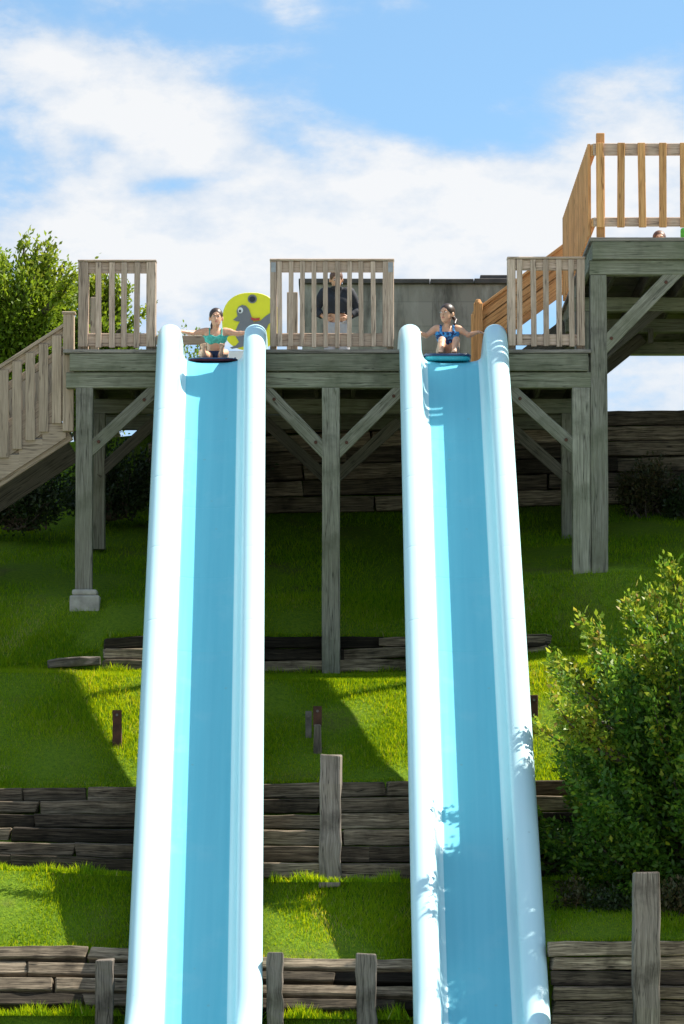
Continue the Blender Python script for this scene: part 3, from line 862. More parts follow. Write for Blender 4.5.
bz = float(A_top(np.array([3.3]))[1][0])
shrub('shrub', (cb.x, YBu-.2, bz+.05), (cb.x, YBu-.1, cb.z), (2.06, 1.25, 2.0), 380, 290, .074, 'leaf', 'large green shrub with yellow shoots growing against the right slide', 'shrub', seed=5, shoots=80, keep=lambda P: P[:, 0] > X_(453, YD)+(X_(480.5, 37.5)-X_(453, YD))*np.clip((YD-P[:, 1])/(YD-37.5), 0, 1)+.47, tipcol=.2, sigma=.085, trunk=.035, lo=-1)
c2 = at(815, 770, 38.7)  # second shrub, added for the shade it throws on wall top and lower slide
shrub('shrub', (c2.x, 38.6, bz+.1), (c2.x, 38.7, c2.z), (1.55, 1.0, 1.9), 200, 260, .074, 'leaf', 'darker green shrub added for shade at the right edge, behind the tall grey wall post', 'shrub', seed=6, shoots=30, tipcol=.25, sigma=.085, trunk=.035, lo=-1)
for px, py, Y_, sd_, mt in ((575, 905, 38.9, 81, 'leafbrown'), (620, 915, 38.7, 82, 'leafdark'), (672, 910, 38.6, 83, 'leafbrown')):
    c = at(px, py, Y_); g0 = float(A_top(np.array([c.x]))[1][0])
    shrub('bush', (c.x, Y_, g0+.1), (c.x, Y_, c.z), (.36, .3, .3), 50, 60, .05, mt, {575: 'low brownish growth on the wall top close to the right slide', 620: 'low dark growth on the wall top left of the tall grey post', 672: 'low brownish growth on the wall top right of the tall grey post'}[px], 'bush', 'low growth under the large shrub', seed=sd_, sigma=.06, trunk=.012, lo=-.8)
# trees behind the stairs
def tree(px, py, Y, rx, rz, label, seed, tips=150, per=210, leaf=.082, mat='leaf2'):
    c = at(px, py, Y); s = Y/F
    shrub('tree', (c.x, Y, PLAT-.05), (c.x, Y, c.z), (rx*s, rx*s*.9, rz*s), tips, per, leaf, mat, label, 'tree', 'trees behind the stairs', seed=seed, shoots=16, tipcol=.2, sigma=.1, trunk=.05, lo=-.75)
tree(18, 326, 53.5, 54, 68, 'bright green tree rising behind the left stairs', 22, 220)
tree(100, 342, 55.0, 33, 48, 'smaller green tree seen through the left end railing', 23, 130)
tree(-50, 330, 55.0, 60, 75, 'green tree at the left edge of the photo behind the stairs', 24, 120)
c = at(178, 348, 56.0); shrub('shrub', (c.x, 56, PLAT-.05), (c.x, 56, c.z-.1), (.55, .5, .45), 40, 60, .06, 'leaf2', 'small pale bush showing over the back of the deck by the left slide', 'shrub', seed=27, sigma=.06, trunk=.02, lo=-.5)
# undergrowth on the bank below the stairs and beneath the deck
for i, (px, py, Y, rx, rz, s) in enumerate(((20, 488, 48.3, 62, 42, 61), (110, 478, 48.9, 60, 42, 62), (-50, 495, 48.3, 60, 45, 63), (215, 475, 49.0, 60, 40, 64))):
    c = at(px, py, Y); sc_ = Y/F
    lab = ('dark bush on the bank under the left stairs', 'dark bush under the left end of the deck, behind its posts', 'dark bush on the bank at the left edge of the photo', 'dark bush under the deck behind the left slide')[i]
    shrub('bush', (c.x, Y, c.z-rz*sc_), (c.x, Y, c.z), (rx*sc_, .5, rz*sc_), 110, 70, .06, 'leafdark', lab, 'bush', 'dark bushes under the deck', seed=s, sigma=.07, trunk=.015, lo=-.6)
for i, (px, py, Y, rx, rz, s, mt) in enumerate(((648, 488, 48.9, 34, 32, 71, 'leafbrown'), (690, 500, 48.7, 26, 26, 72, 'leafdark'))):
    c = at(px, py, Y); sc_ = Y/F
    shrub('bush', (c.x, Y, c.z-rz*sc_), (c.x, Y, c.z), (rx*sc_, .35, rz*sc_), 70, 55, .055, mt, ('rusty brown bush in front of the top timber wall', 'dark green bush at the right edge beside the rusty brown one')[i], 'bush', 'bushes at the foot of the top wall', seed=s, sigma=.06, trunk=.014, lo=-.5)

# ------------------------------------------------------------------ people (one continuous surface per body, polygonised from a smooth field)
class Field:
    def __init__(self, lo, hi, h):
        self.lo = np.array(lo, float); self.h = h
        self.n = np.ceil((np.array(hi)-self.lo)/h).astype(int)+1
        self.D = np.full(self.n, 1.0, np.float32)
    def _sub(self, lo, hi):
        a = np.clip(np.floor((np.array(lo)-self.lo)/self.h).astype(int), 0, self.n); b = np.clip(np.ceil((np.array(hi)-self.lo)/self.h).astype(int)+1, 0, self.n)
        sl = tuple(slice(i, j) for i, j in zip(a, b))
        g = np.meshgrid(*[self.lo[k]+self.h*np.arange(a[k], b[k]) for k in range(3)], indexing='ij')
        return sl, np.stack(g, -1)
    def _put(self, sl, d, k, sub=False):
        D = self.D[sl]; d = d.astype(np.float32)
        if sub: self.D[sl] = np.maximum(D, -d); return
        if k <= 0: self.D[sl] = np.minimum(D, d); return
        hh = np.clip(.5+.5*(D-d)/k, 0, 1); self.D[sl] = d*hh+D*(1-hh)-k*hh*(1-hh)
    def cone(self, a, b, ra, rb, k=.02, flat=None):
        a = np.array(a, float); b = np.array(b, float); m = max(ra, rb)+k*1.5+.03
        sl, P = self._sub(np.minimum(a, b)-m, np.maximum(a, b)+m)
        if P.size == 0: return
        ab = b-a; t = np.clip(((P-a)@ab)/max(1e-9, ab@ab), 0, 1)
        d = np.linalg.norm(P-(a+t[..., None]*ab), axis=-1)-(ra+(rb-ra)*t)
        self._put(sl, d, k)
    def ell(self, c, r, k=.02, rot=None, sub=False):
        c = np.array(c, float); r = np.array(r, float); m = r.max()+k*1.5+.03
        sl, P = self._sub(c-m, c+m)
        if P.size == 0: return
        Q = P-c
        if rot is not None: Q = Q@np.array(rot)
        k0 = np.linalg.norm(Q/r, axis=-1); k1 = np.linalg.norm(Q/(r*r), axis=-1)+1e-9
        self._put(sl, k0*(k0-1)/k1, k, sub)
    def grid(self):
        return np.stack(np.meshgrid(*[self.lo[k]+self.h*np.arange(self.n[k]) for k in range(3)], indexing='ij'), -1)

def surface_nets(D, lo, h):
    D = np.pad(D, 1, constant_values=1.0); lo = np.array(lo)-h
    ins = D < 0
    c = [np.s_[:-1], np.s_[1:]]
    cnt = sum(ins[c[i], c[j], c[k]].astype(np.int8) for i in (0, 1) for j in (0, 1) for k in (0, 1))
    act = (cnt > 0) & (cnt < 8); ids = np.full(act.shape, -1, np.int64)
    cells = np.argwhere(act); ids[act] = np.arange(len(cells))
    acc = np.zeros((len(cells), 3)); num = np.zeros(len(cells))
    offs = [(i, j, k) for i in (0, 1) for j in (0, 1) for k in (0, 1)]
    val = {o: D[cells[:, 0]+o[0], cells[:, 1]+o[1], cells[:, 2]+o[2]] for o in offs}
    for o in offs:
        for ax in range(3):
            if o[ax]: continue
            p = list(o); p[ax] = 1; p = tuple(p)
            a, b = val[o], val[p]; x = (a < 0) != (b < 0)
            t = np.where(x, a/np.where(x, a-b, 1), 0)
            q = np.zeros((len(cells), 3)); q[:] = o; q[:, ax] = t
            acc[x] += q[x]; num[x] += 1
    V = (cells+acc/num[:, None])*h+lo
    quads = []
    for ax in range(3):
        s0 = [np.s_[:]]*3; s1 = [np.s_[:]]*3; s0[ax] = np.s_[:-1]; s1[ax] = np.s_[1:]
        a, b = ins[tuple(s0)], ins[tuple(s1)]
        e = np.argwhere(a != b); u, v = (ax+1) % 3, (ax+2) % 3
        sgn = a[tuple(e.T)]
        def cell(du, dv):
            q = e.copy(); q[:, u] += du; q[:, v] += dv; return ids[tuple(q.T)]
        qd = np.stack([cell(-1, -1), cell(0, -1), cell(0, 0), cell(-1, 0)], 1)
        qd[~sgn] = qd[~sgn][:, ::-1]; quads.append(qd)
    return V, np.concatenate(quads)

def skin_mat(name, col):
    t = NT(name); n = t.noise(t.n('TexCoord').outputs['Object'], 18, 3, .5)
    t.base(t.ramp(n, [(.3, tuple(c*.9 for c in col)), (.7, tuple(c*1.08 for c in col))]))
    t.b.inputs['Subsurface Weight'].default_value = .12; t.b.inputs['Subsurface Radius'].default_value = (.02, .008, .004)
    return t.set(Roughness=.5)
def cloth_mat(name, a, b=None, scale=30, lo=.45, hi=.55, rough=.8):
    t = NT(name); ob = t.n('TexCoord').outputs['Object']
    n = t.noise(ob, scale, 2, .5, .8)
    b = b or tuple(x*.75 for x in a)
    t.base(t.ramp(n, [(lo, b), (hi, a)]))
    return t.set(Roughness=rough)
M['skin'] = skin_mat('skin', (.62, .34, .21)); M['hair'] = cloth_mat('brown hair', (.055, .03, .018), (.025, .014, .009), 60, rough=.45)
M['hair2'] = cloth_mat('reddish brown hair', (.15, .07, .035), (.08, .035, .018), 60, rough=.5)
M['mint'] = cloth_mat('mint swim fabric', (.08, .48, .40)); M['navy'] = cloth_mat('navy swim fabric', (.02, .04, .1))
M['print'] = cloth_mat('blue printed swim fabric', (.05, .28, .62), (.012, .025, .10), 22, .46, .53)
M['jacket'] = cloth_mat('black jacket cloth', (.022, .024, .032), (.014, .015, .02), 12, .3, .7)
M['shorts'] = cloth_mat('light grey shorts cloth', (.42, .42, .44), (.33, .33, .35), 10, .3, .7)
M['green'] = cloth_mat('bright green cloth', (.10, .5, .06)); M['eyewhite'] = simple('eye white', (.7, .7, .68), .3, 0, bump=0)
M['iris'] = simple('dark iris', (.03, .02, .015), .2, 0, bump=0); M['lips'] = simple('lips', (.5, .17, .14), .4, .1, bump=0)

def rotz(a): c, s = math.cos(a), math.sin(a); return np.array([[c, -s, 0], [s, c, 0], [0, 0, 1]])
def rotx(a): c, s = math.cos(a), math.sin(a); return np.array([[1, 0, 0], [0, c, -s], [0, s, c]])

def make_person(loc, label, J, s=1.0, yaw=0., nod=0., hair='hair', clothes=(), ponytail=None, h=.0065, shod=None, group=None, build=1.0, curl=1.0):
    """J: joints relative to loc; faces -Y. s scales the girth."""
    J = {k: np.array(v, float) for k, v in J.items()}
    allp = np.array([v for k, v in J.items() if len(v) == 3 and k[:2] not in ('hd', 'pn')]); f = Field(allp.min(0)-.2, allp.max(0)+.22, h)
    B = s*build
    # trunk
    f.ell(J['pelvis'], (.125*B, .092*B, .10*B), 0)
    f.cone(J['pelvis'], J['waist'], .098*B, .088*B, .03); 
    sh = (J['shL']+J['shR'])/2; half = (J['shR']-J['shL'])/2
    for q in (-.32, 0, .32): f.cone(J['waist']+half*q*.8, J['chest']+half*q*1.1, .078*B, .086*B, .03)
    f.cone(J['chest']-half*.45, J['shL']+half*.3, .08*B, .055*B, .03); f.cone(J['chest']+half*.45, J['shR']-half*.3, .08*B, .055*B, .03)
    f.cone(sh, J['neck'], .062*B, .044*B, .03); f.cone(J['neck'], J['head'], .043*B, .045*B, .015)
    # head
    Rm = rotz(yaw)@rotx(nod); hc = J['head']; hs = J.get('hs', np.array([1.]))[0]
    H = lambda x, y, z: hc+Rm@(np.array([x, y, z])*hs)
    f.ell(H(0, .012, .025), np.array((.074, .092, .085))*hs, .012, Rm); f.ell(H(0, -.02, -.04), np.array((.058, .068, .068))*hs, .025, Rm)
    f.ell(H(0, -.06, -.085), np.array((.026, .026, .022))*hs, .02, Rm)
    f.cone(H(0, -.083, .012), H(0, -.102, -.028), .009*hs, .014*hs, .01)
    for sx in (-1, 1):
        f.ell(H(sx*.03, -.098, .010), np.array((.017, .014, .011))*hs, 0, Rm, sub=True)
        f.ell(H(sx*.076, .012, -.012), np.array((.012, .022, .032))*hs, .008, Rm)
        f.cone(H(sx*.014, -.088, .03), H(sx*.046, -.08, .032), .007*hs, .006*hs, .01)
    # arms with hands
    for sd, sx in (('L', -1), ('R', 1)):
        S, E, W = J['sh'+sd], J['el'+sd], J['ha'+sd]
        f.cone(S, S+(E-S)*.3, .05*B, .045*B, .03); f.cone(S+(E-S)*.2, E, .044*B, .034*B, .02); f.cone(E, E+(W-E)*.3, .035*B, .034*B, .015); f.cone(E+(W-E)*.3, W, .034*B, .023*B, .015)
        d = J.get('hd'+sd, (W-E)); d = d/np.linalg.norm(d)
        pn = J.get('pn'+sd, np.array((0, 0, -1.))); pn = pn-d*(pn@d); pn = pn/np.linalg.norm(pn)     # palm faces pn
        ac = np.cross(d, pn)*(1 if sd == 'L' else -1)                                                  # toward the thumb
        hsz = .92*s
        for q in (-1, 0, 1): f.cone(W+d*.01*hsz, W+d*.075*hsz+ac*q*.022*hsz, .017*hsz, .0125*hsz, .01)
        for i, (q, L) in enumerate(((.030, .066), (.010, .074), (-.010, .069), (-.029, .054))):
            p0 = W+d*.074*hsz+ac*q*hsz; c1 = .35*curl+.08*i; p = p0; dd = d
            for j, fr in enumerate((.45, .32, .23)):
                a = c1*(.6+.55*j); dd = d*math.cos(a)+pn*math.sin(a); n2 = p+dd*L*fr*hsz*1.1
                f.cone(p, n2, (.0088-.0007*j)*hsz, (.0082-.0007*j)*hsz, .003); p = n2
        t0 = W+d*.025*hsz+ac*.026*hsz; t1 = t0+(d*.6+ac*.8)*.036*hsz+pn*.008; t2 = t1+(d*.85+ac*.3+pn*.45)*.03*hsz
        f.cone(W+d*.02*hsz, t0, .016*hsz, .013*hsz, .01); f.cone(t0, t1, .0125*hsz, .0105*hsz, .006); f.cone(t1, t2, .0105*hsz, .009*hsz, .003)
    # legs
    for sd, sx in (('L', -1), ('R', 1)):
        Hp, K, A = J['hip'+sd], J['kn'+sd], J['an'+sd]
        f.cone(Hp, Hp+(K-Hp)*.4, .083*B, .07*B, .03); f.cone(Hp+(K-Hp)*.4, K, .07*B, .05*B, .02)
        f.cone(K, K+(A-K)*.3, .049*B, .05*B, .02); f.cone(K+(A-K)*.3, A, .05*B, .031*B, .02)
        T = J.get('to'+sd, A+np.array((sx*.02, -.14, .0))*s)
        f.cone(A, A+(T-A)*.25+np.array((0, .02, -.025))*s, .032*s, .03*s, .02); f.cone(A+np.array((0, 0, -.02))*s, T+(A-T)*.25, .03*s, .027*s, .015)
        fd = (T-A)/np.linalg.norm(T-A); ax = np.cross(fd, (0, 0, 1)); ax /= np.linalg.norm(ax)
        for i in range(5): 
            q = (i-2)*.0155*s*(-sx); L = (.03-.0035*i)*s
            f.cone(T-fd*.03*s+ax*q, T+fd*L*.6+ax*q, .011*s, (.0105-.001*i)*s, .004)
    V, Q = surface_nets(f.D, f.lo, h)
    root = empty('person', loc, label, 'person', group)
    loc = np.array(loc, float)
    np_mesh('body', V, Q, M['skin'], root, sm=True, loc=tuple(loc))
    G = None
    for nm, mat, fn, off in clothes:
        if G is None: G = f.grid()
        Dc = np.maximum(f.D-off, fn(G, J)).astype(np.float32)
        cv, cq = surface_nets(Dc, f.lo, h)
        if len(cv): np_mesh(nm, cv, cq, M[mat], root, sm=True, loc=tuple(loc))
    # hair
    g = Field(hc-.24, hc+.2, h)
    if ponytail is not None: g = Field(np.minimum(hc-.2, hc-.2), hc+.2, h); 
    g.ell(H(0, .02, .032), np.array((.083, .096, .09))*hs, 0, Rm)
    g.ell(H(0, -.078, -.045), np.array((.068, .058, .084))*hs, 0, Rm, sub=True)
    g.ell(H(0, -.04, -.115), np.array((.11, .1, .07))*hs, 0, Rm, sub=True)
    if ponytail is not None:
        p = H(0, .085, .03)
        g.ell(p, np.array((.03, .03, .03))*hs, .01)
        pts = [p]+[H(*q) for q in ponytail]
        for i in range(len(pts)-1): g.cone(pts[i], pts[i+1], .026*hs*(1-.12*i), .024*hs*(1-.15*i), .012)
    hv, hq = surface_nets(g.D, g.lo, h)
    np_mesh('hair', hv, hq, M[hair], root, sm=True, loc=tuple(loc))
    def ellm(nm, c, r, mat, parent):
        bm = bmesh.new(); bmesh.ops.create_uvsphere(bm, u_segments=10, v_segments=8, radius=1)
        v = np.array([list(x.co) for x in bm.verts])*np.array(r)*hs; v = v@Rm.T
        fc = [[q.index for q in p.verts] for p in bm.faces]; bm.free()
        me = bpy.data.meshes.new(nm); me.from_pydata([tuple(x) for x in v], [], fc); smooth(me); me.materials.append(M[mat])
        return link(nm, me, parent, tuple(loc+c))
    for sx in (-1, 1):
        e = ellm('eye', H(sx*.03, -.083, .010), (.0125, .0105, .008), 'eyewhite', root)
        ellm('iris', H(sx*.03, -.0915, .010), (.0062, .003, .0062), 'iris', e)
        ellm('eyebrow', H(sx*.031, -.087, .031), (.017, .006, .0035), hair, root)
    ellm('mouth', H(0, -.088, -.052), (.020, .007, .007), 'lips', root)
    return root

def slab(p, n):            # half space: negative on the side away from n
    p = np.array(p, float); n = np.array(n, float); n = n/np.linalg.norm(n)
    return lambda G: (G-p)@n
def capsule(G, a, b, r):
    a = np.array(a, float); b = np.array(b, float); ab = b-a
    t = np.clip(((G-a)@ab)/(ab@ab), 0, 1); return np.linalg.norm(G-(a+t[..., None]*ab), axis=-1)-r

SEATZ = SL[0]['Zc']+.085
# ---- slide mats
def slide_mat(px, Y0, label, cols, wpx=46, th=1.):
    x = X_(px, Y0, 357); w = wpx/F*Y0/2; z0 = SL[0]['Zc']+.006
    root = empty('slide_mat', (x, Y0+.5, z0), label, 'mat', 'mats the girls sit on')
    def ring(z, g, yb=1.08):
        P = []
        for cx, cy, a0 in ((w-.12, .1, -90), (w-.12, yb-.12, 0), (-w+.12, yb-.12, 90), (-w+.12, .1, 180)):
            for i in range(6):
                a = R(a0+i*18); P.append((x+cx+(.12+g)*math.cos(a), Y0+cy+(.10+g)*math.sin(a), z))
        return P
    for nm, lv, mt in (('base', ((0, -.03), (.012, -.006), (.03, 0), (.05, -.003)), cols[0]), ('cover', ((.051, .006), (.066, .012), (.079, .002), (.084, -.03)), cols[1])):
        V = []; n = 24
        for dz, g in lv: V += ring(z0+dz*th, g)
        Fc = [[i*n+k, i*n+(k+1) % n, (i+1)*n+(k+1) % n, (i+1)*n+k] for i in range(len(lv)-1) for k in range(n)]
        Fc += [list(reversed(range(n))), [(len(lv)-1)*n+k for k in range(n)]]
        me = bpy.data.meshes.new(nm); c = Vector((x, Y0+.5, z0)); me.from_pydata([tuple(Vector(p)-c) for p in V], [], Fc); me.materials.append(M[cols[0] if nm == 'base' else cols[1]])
        link(nm, me, root, c)
    for sx in (-1, 1):
        MB().tube([(x+sx*(w-.02), Y0+.22, z0+.07*th), (x+sx*(w-.02), Y0+.25, z0+.07*th+.03), (x+sx*(w-.02), Y0+.37, z0+.07*th+.03), (x+sx*(w-.02), Y0+.4, z0+.07*th)], [.011]*4, 8).build('handle', M[cols[1]], root, bev=0, sm=True)
    return root
M['matnavy'] = simple('navy vinyl', (.012, .03, .085), .4, .15, bump=.05); M['matteal'] = simple('turquoise vinyl', (.03, .36, .42), .35, .1, bump=.05)
M['matred'] = simple('maroon vinyl', (.10, .012, .02), .4, .15, bump=.05)
slide_mat(447.5, 45.2, 'navy blue mat with a turquoise edge at the head of the right slide', ('matteal', 'matnavy'))
slide_mat(212.5, 45.22, 'mat with a dark maroon edge at the head of the left slide', ('matred', 'matnavy'), 48, .42)

# ---- girl on the left slide
def girl_left():
    L = (X_(216, 46.25, 340), 46.25, SEATZ)
    J = dict(pelvis=(0, 0, .085), waist=(0, -.035, .19), chest=(0, -.085, .30), neck=(0, -.115, .425), head=(.005, -.145, .515), hs=(.93,),
             shL=(-.128, -.09, .365), shR=(.128, -.09, .365), elL=(-.265, -.16, .335), elR=(.25, -.16, .33), haL=(-.372, -.26, .345), haR=(.345, -.27, .33),
             hdL=(-.7, -.5, -.1), hdR=(.7, -.5, -.1), pnL=(0, -.2, -1), pnR=(0, -.2, -1),
             hipL=(-.07, -.02, .075), hipR=(.07, -.02, .075), knL=(-.14, -.38, .085), knR=(.11, -.38, .09), anL=(-.11, -.70, .045), anR=(.08, -.70, .045),
             toL=(-.12, -.78, .13), toR=(.09, -.78, .13))
    def top(G, J):
        c = J['chest']; u = J['neck']-J['waist']; u = u/np.linalg.norm(u)
        t = (G-c)@u; v = np.abs(G[..., 0]-c[0])
        a = np.maximum(np.abs(t+.012)-.038-.02*np.exp(-((v-.055)/.03)**2), v-.15)
        strap = np.maximum(np.maximum(np.abs(v-.068)-.008, -(t)), t-.12)
        arm = np.minimum(capsule(G, J['shL']+(J['elL']-J['shL'])*.25, J['elL'], .046), capsule(G, J['shR']+(J['elR']-J['shR'])*.25, J['elR'], .046))
        return np.maximum(np.maximum(np.minimum(a, strap), -arm), -(G[..., 1]+.27))
    def bottom(G, J):
        return np.maximum(np.maximum(G[..., 2]-.15, -(G[..., 1]+.13)), -(G[..., 2]+.1))
    make_person(L, 'girl in a mint green bikini top sitting at the head of the left slide', J, .78, yaw=.05, nod=.05, clothes=(('bikini_top', 'mint', top, .006), ('bikini_bottom', 'navy', bottom, .006)),
                ponytail=[(-.03, .10, -.03), (-.045, .075, -.09), (-.05, .04, -.13)])
def girl_right():
    L = (X_(447, 46.15, 340), 46.15, SEATZ)
    J = dict(pelvis=(0, 0, .085), waist=(0, -.03, .20), chest=(0, -.07, .32), neck=(0, -.09, .45), head=(-.005, -.11, .55), hs=(.97,),
             shL=(-.128, -.075, .385), shR=(.128, -.075, .385), elL=(-.235, -.13, .30), elR=(.24, -.13, .305), haL=(-.33, -.22, .325), haR=(.335, -.22, .33),
             hdL=(-.7, -.5, -.15), hdR=(.75, -.5, -.1), pnL=(0, -.2, -1), pnR=(0, -.2, -1),
             hipL=(-.07, -.02, .075), hipR=(.07, -.02, .075), knL=(-.065, -.36, .22), knR=(.095, -.36, .22), anL=(-.085, -.60, .05), anR=(.06, -.60, .05),
             toL=(-.09, -.72, .045), toR=(.065, -.72, .045))
    def suit(G, J):
        c = J['chest']; u = J['neck']-J['waist']; u = u/np.linalg.norm(u)
        t = (G-c)@u; v = np.abs(G[..., 0]-c[0])
        a = np.maximum(np.maximum(t-.04, v-.15), -(G[..., 2]+.1))
        strap = np.maximum(np.maximum(np.abs(v-.072)-.014, -(t)), t-.13)
        legs = np.minimum(capsule(G, J['hipL']+(J['knL']-J['hipL'])*.42, J['knL'], .11), capsule(G, J['hipR']+(J['knR']-J['hipR'])*.42, J['knR'], .11))
        arm = np.minimum(capsule(G, J['shL']+(J['elL']-J['shL'])*.25, J['elL'], .046), capsule(G, J['shR']+(J['elR']-J['shR'])*.25, J['elR'], .046))
        return np.maximum(np.maximum(np.maximum(np.minimum(a, strap), -legs), -arm), -(G[..., 1]+.27))
    make_person(L, 'girl in a blue patterned swimsuit, knees up, sitting at the head of the right slide', J, .78, yaw=-.55, nod=.0, hair='hair', clothes=(('swimsuit', 'print', suit, .007),),
                ponytail=[(.03, .09, -.03), (.10, .03, -.08), (.12, -.03, -.13)])
def man():
    Y0 = 48.9; L = (X_(337, Y0, 310), Y0, ZD); k = .88
    P = dict(pelvis=(0, 0, .88), waist=(0, 0, 1.02), chest=(0, -.01, 1.2), neck=(0, -.03, 1.40), head=(-.01, -.09, 1.5), 
             shL=(-.17, -.01, 1.33), shR=(.17, -.01, 1.33), elL=(-.29, .05, 1.10), elR=(.29, .05, 1.10), haL=(-.17, -.05, .99), haR=(.15, -.07, .99),
             hipL=(-.085, 0, .86), hipR=(.085, 0, .86), knL=(-.10, -.01, .48), knR=(.10, -.01, .48), anL=(-.11, .02, .09), anR=(.11, .02, .09))
    J = {a: tuple(np.array(b)*k) for a, b in P.items()}; J['hs'] = (.95,)
    J['toL'] = (J['anL'][0]-.02, J['anL'][1]-.13, .03); J['toR'] = (J['anR'][0]+.02, J['anR'][1]-.13, .03)
    J['hdL'] = (.6, -.5, -.3); J['hdR'] = (-.6, -.5, -.3); J['pnL'] = (.6, .5, 0); J['pnR'] = (-.6, .5, 0)
    def jacket(G, J):
        a = np.maximum(G[..., 2]-J['neck'][2]+.0, -(G[..., 2]-J['waist'][2]+.09))
        hands = np.minimum(capsule(G, J['haL'], J['haL']+np.array((.12, -.06, -.02)), .06), capsule(G, J['haR'], J['haR']+np.array((-.12, -.06, -.02)), .06))
        return np.maximum(a, -hands)
    def shorts(G, J):
        a = np.maximum(G[..., 2]-J['waist'][2]+.06, -(G[..., 2]-J['knL'][2]-.02))
        arms = np.minimum(capsule(G, J['elL'], J['haL'], .05), capsule(G, J['elR'], J['haR'], .05))
        hands = np.minimum(capsule(G, J['haL'], J['haL']+np.array((.12, -.06, -.02)), .05), capsule(G, J['haR'], J['haR']+np.array((-.12, -.06, -.02)), .05))
        return np.maximum(np.maximum(a, -arms), -hands)
    make_person(L, 'person in black jacket and light grey shorts standing behind the middle railing', J, .86, yaw=.1, nod=.35, hair='hair2', clothes=(('jacket', 'jacket', jacket, .022), ('shorts', 'shorts', shorts, .018)), h=.008)
def sitter():
    Y0 = 48.2; L = (X_(659, Y0, 240), Y0, ZU)
    top = Z_(230.5, Y0)-ZU; b = top-.62
    J = dict(pelvis=(0, 0, .085), waist=(0, .0, .19), chest=(0, -.03, .30+b*.5), neck=(0, -.05, .41+b), head=(0, -.06, .50+b), hs=(.95,),
             shL=(-.13, -.03, .36+b), shR=(.13, -.03, .36+b), elL=(-.2, -.1, .17), elR=(.2, -.1, .17), haL=(-.15, -.27, .2), haR=(.15, -.27, .2),
             hipL=(-.07, -.02, .08), hipR=(.07, -.02, .08), knL=(-.11, -.34, .26), knR=(.11, -.34, .26), anL=(-.1, -.56, .055), anR=(.1, -.56, .055), toL=(-.11, -.68, .04), toR=(.11, -.68, .04))
    shirt = lambda G, J: np.maximum(np.maximum(G[..., 2]-J['neck'][2]+.03, -(G[..., 2]-.12)), np.abs(G[..., 0])-.21)
    make_person(L, 'person on the raised platform with only their brown hair showing', J, .78, hair='hair2', clothes=(('shirt', 'navy', shirt, .008),), h=.009)
    x = X_(687, 47.6, 240); z = Z_(228.5, 47.6)
    me = MB(); me.tube([(x, 47.6, ZU+.001), (x, 47.6, ZU+.02), (x, 47.6, z-.02), (x, 47.6, z)], [.068, .075, .075, .066], 16)
    t = me.build('rolled_mat', M['green'], None, bev=0, sm=False); tag(t, 'bright green rolled mat standing on the raised platform at the right edge', 'mat')
girl_left(); girl_right(); man(); sitter()

# ---- round yellow sign with a grey seal
M['yellow'] = simple('yellow sign paint', (.8, .73, .015), .5, .06, 6, bump=.02); M['sealgrey'] = simple('grey sign paint', (.17, .17, .175), .5, .08, 8, bump=.02)
M['signwhite'] = simple('white sign paint', (.74, .74, .7), .5, .05, 6, bump=.02); M['signred'] = simple('red sign paint', (.5, .04, .03), .5, .1, bump=0); M['black'] = simple('black paint', (.02, .02, .025), .5, .1, bump=0)
def sign():
    Ys = 47.6; pm = Ys/F
    def Pp(px, py, dy=0): q = at(px, py, Ys); q.y = Ys+dy; return q
    root = empty('sign', (X_(254, Ys, 320), Ys, ZD), 'yellow rounded sign with a grey seal on it, behind the left slide', 'sign')
    out = []
    for a in range(0, 360, 10):
        c, s = math.cos(R(a)), math.sin(R(a)); e = 2.35
        out.append(Pp(251+29*math.copysign(abs(c)**(2/e), c), 321.5-29*math.copysign(abs(s)**(2/e), s)))
    MB().poly(out, .03).build('board', M['yellow'], root, bev=.004)
    seal = [(233, 320), (237.5, 316.5), (236.5, 311), (238.5, 307), (242, 305), (246, 306), (249, 309.5), (250.5, 314), (252, 318), (254, 323), (256, 330), (256, 337), (253, 342), (247, 345.5), (240, 347.5), (232, 349), (230, 347.5), (236, 345.5), (239, 342), (236, 337), (235.5, 331), (238, 325), (240, 321.5), (236.5, 321.3)]
    MB().poly([Pp(*p, -.012) for p in seal], .009).build('seal', M['sealgrey'], root, bev=0)
    tail = [(254, 322), (260, 321), (266, 316), (272, 312), (276, 314), (273, 320), (268, 325), (266, 331), (262, 330), (260, 326), (255, 326)]
    MB().poly([Pp(*p, -.014) for p in tail], .007).build('flipper', M['sealgrey'], root, bev=0)
    MB().poly([Pp(*p, -.018) for p in [(250.5, 317.5), (255, 318.5), (260, 318), (259.5, 320.5), (254, 321), (251.5, 320)]], .006).build('collar', M['signred'], root, bev=0)
    for cx, cy, rx, ry, m, dy, nm in ((240.5, 310.5, 2.6, 3.0, 'signwhite', -.018, 'eye'), (240, 311.3, 1.2, 1.4, 'black', -.022, 'pupil'), (252.3, 299, 4.6, 4.4, 'sealgrey', -.01, 'emblem'), (252.3, 299.3, 3.0, 2.8, 'black', -.016, 'emblem_centre')):
        MB().poly([Pp(cx+rx*math.cos(R(a)), cy+ry*math.sin(R(a)), dy) for a in range(0, 360, 24)], .008).build(nm, M[m], root, bev=0)
    x = X_(256, Ys, 340); MB().box(x-.05, x+.05, Ys+.032, Ys+.12, ZD+.001, Z_(300, Ys)).build('post', M['post'], root)
    MB().box(X_(228, Ys), X_(283, Ys), Ys+.003, Ys+.028, ZD+.03, Z_(350.8, Ys)).build('base_board', M['signwhite'], root)
sign()


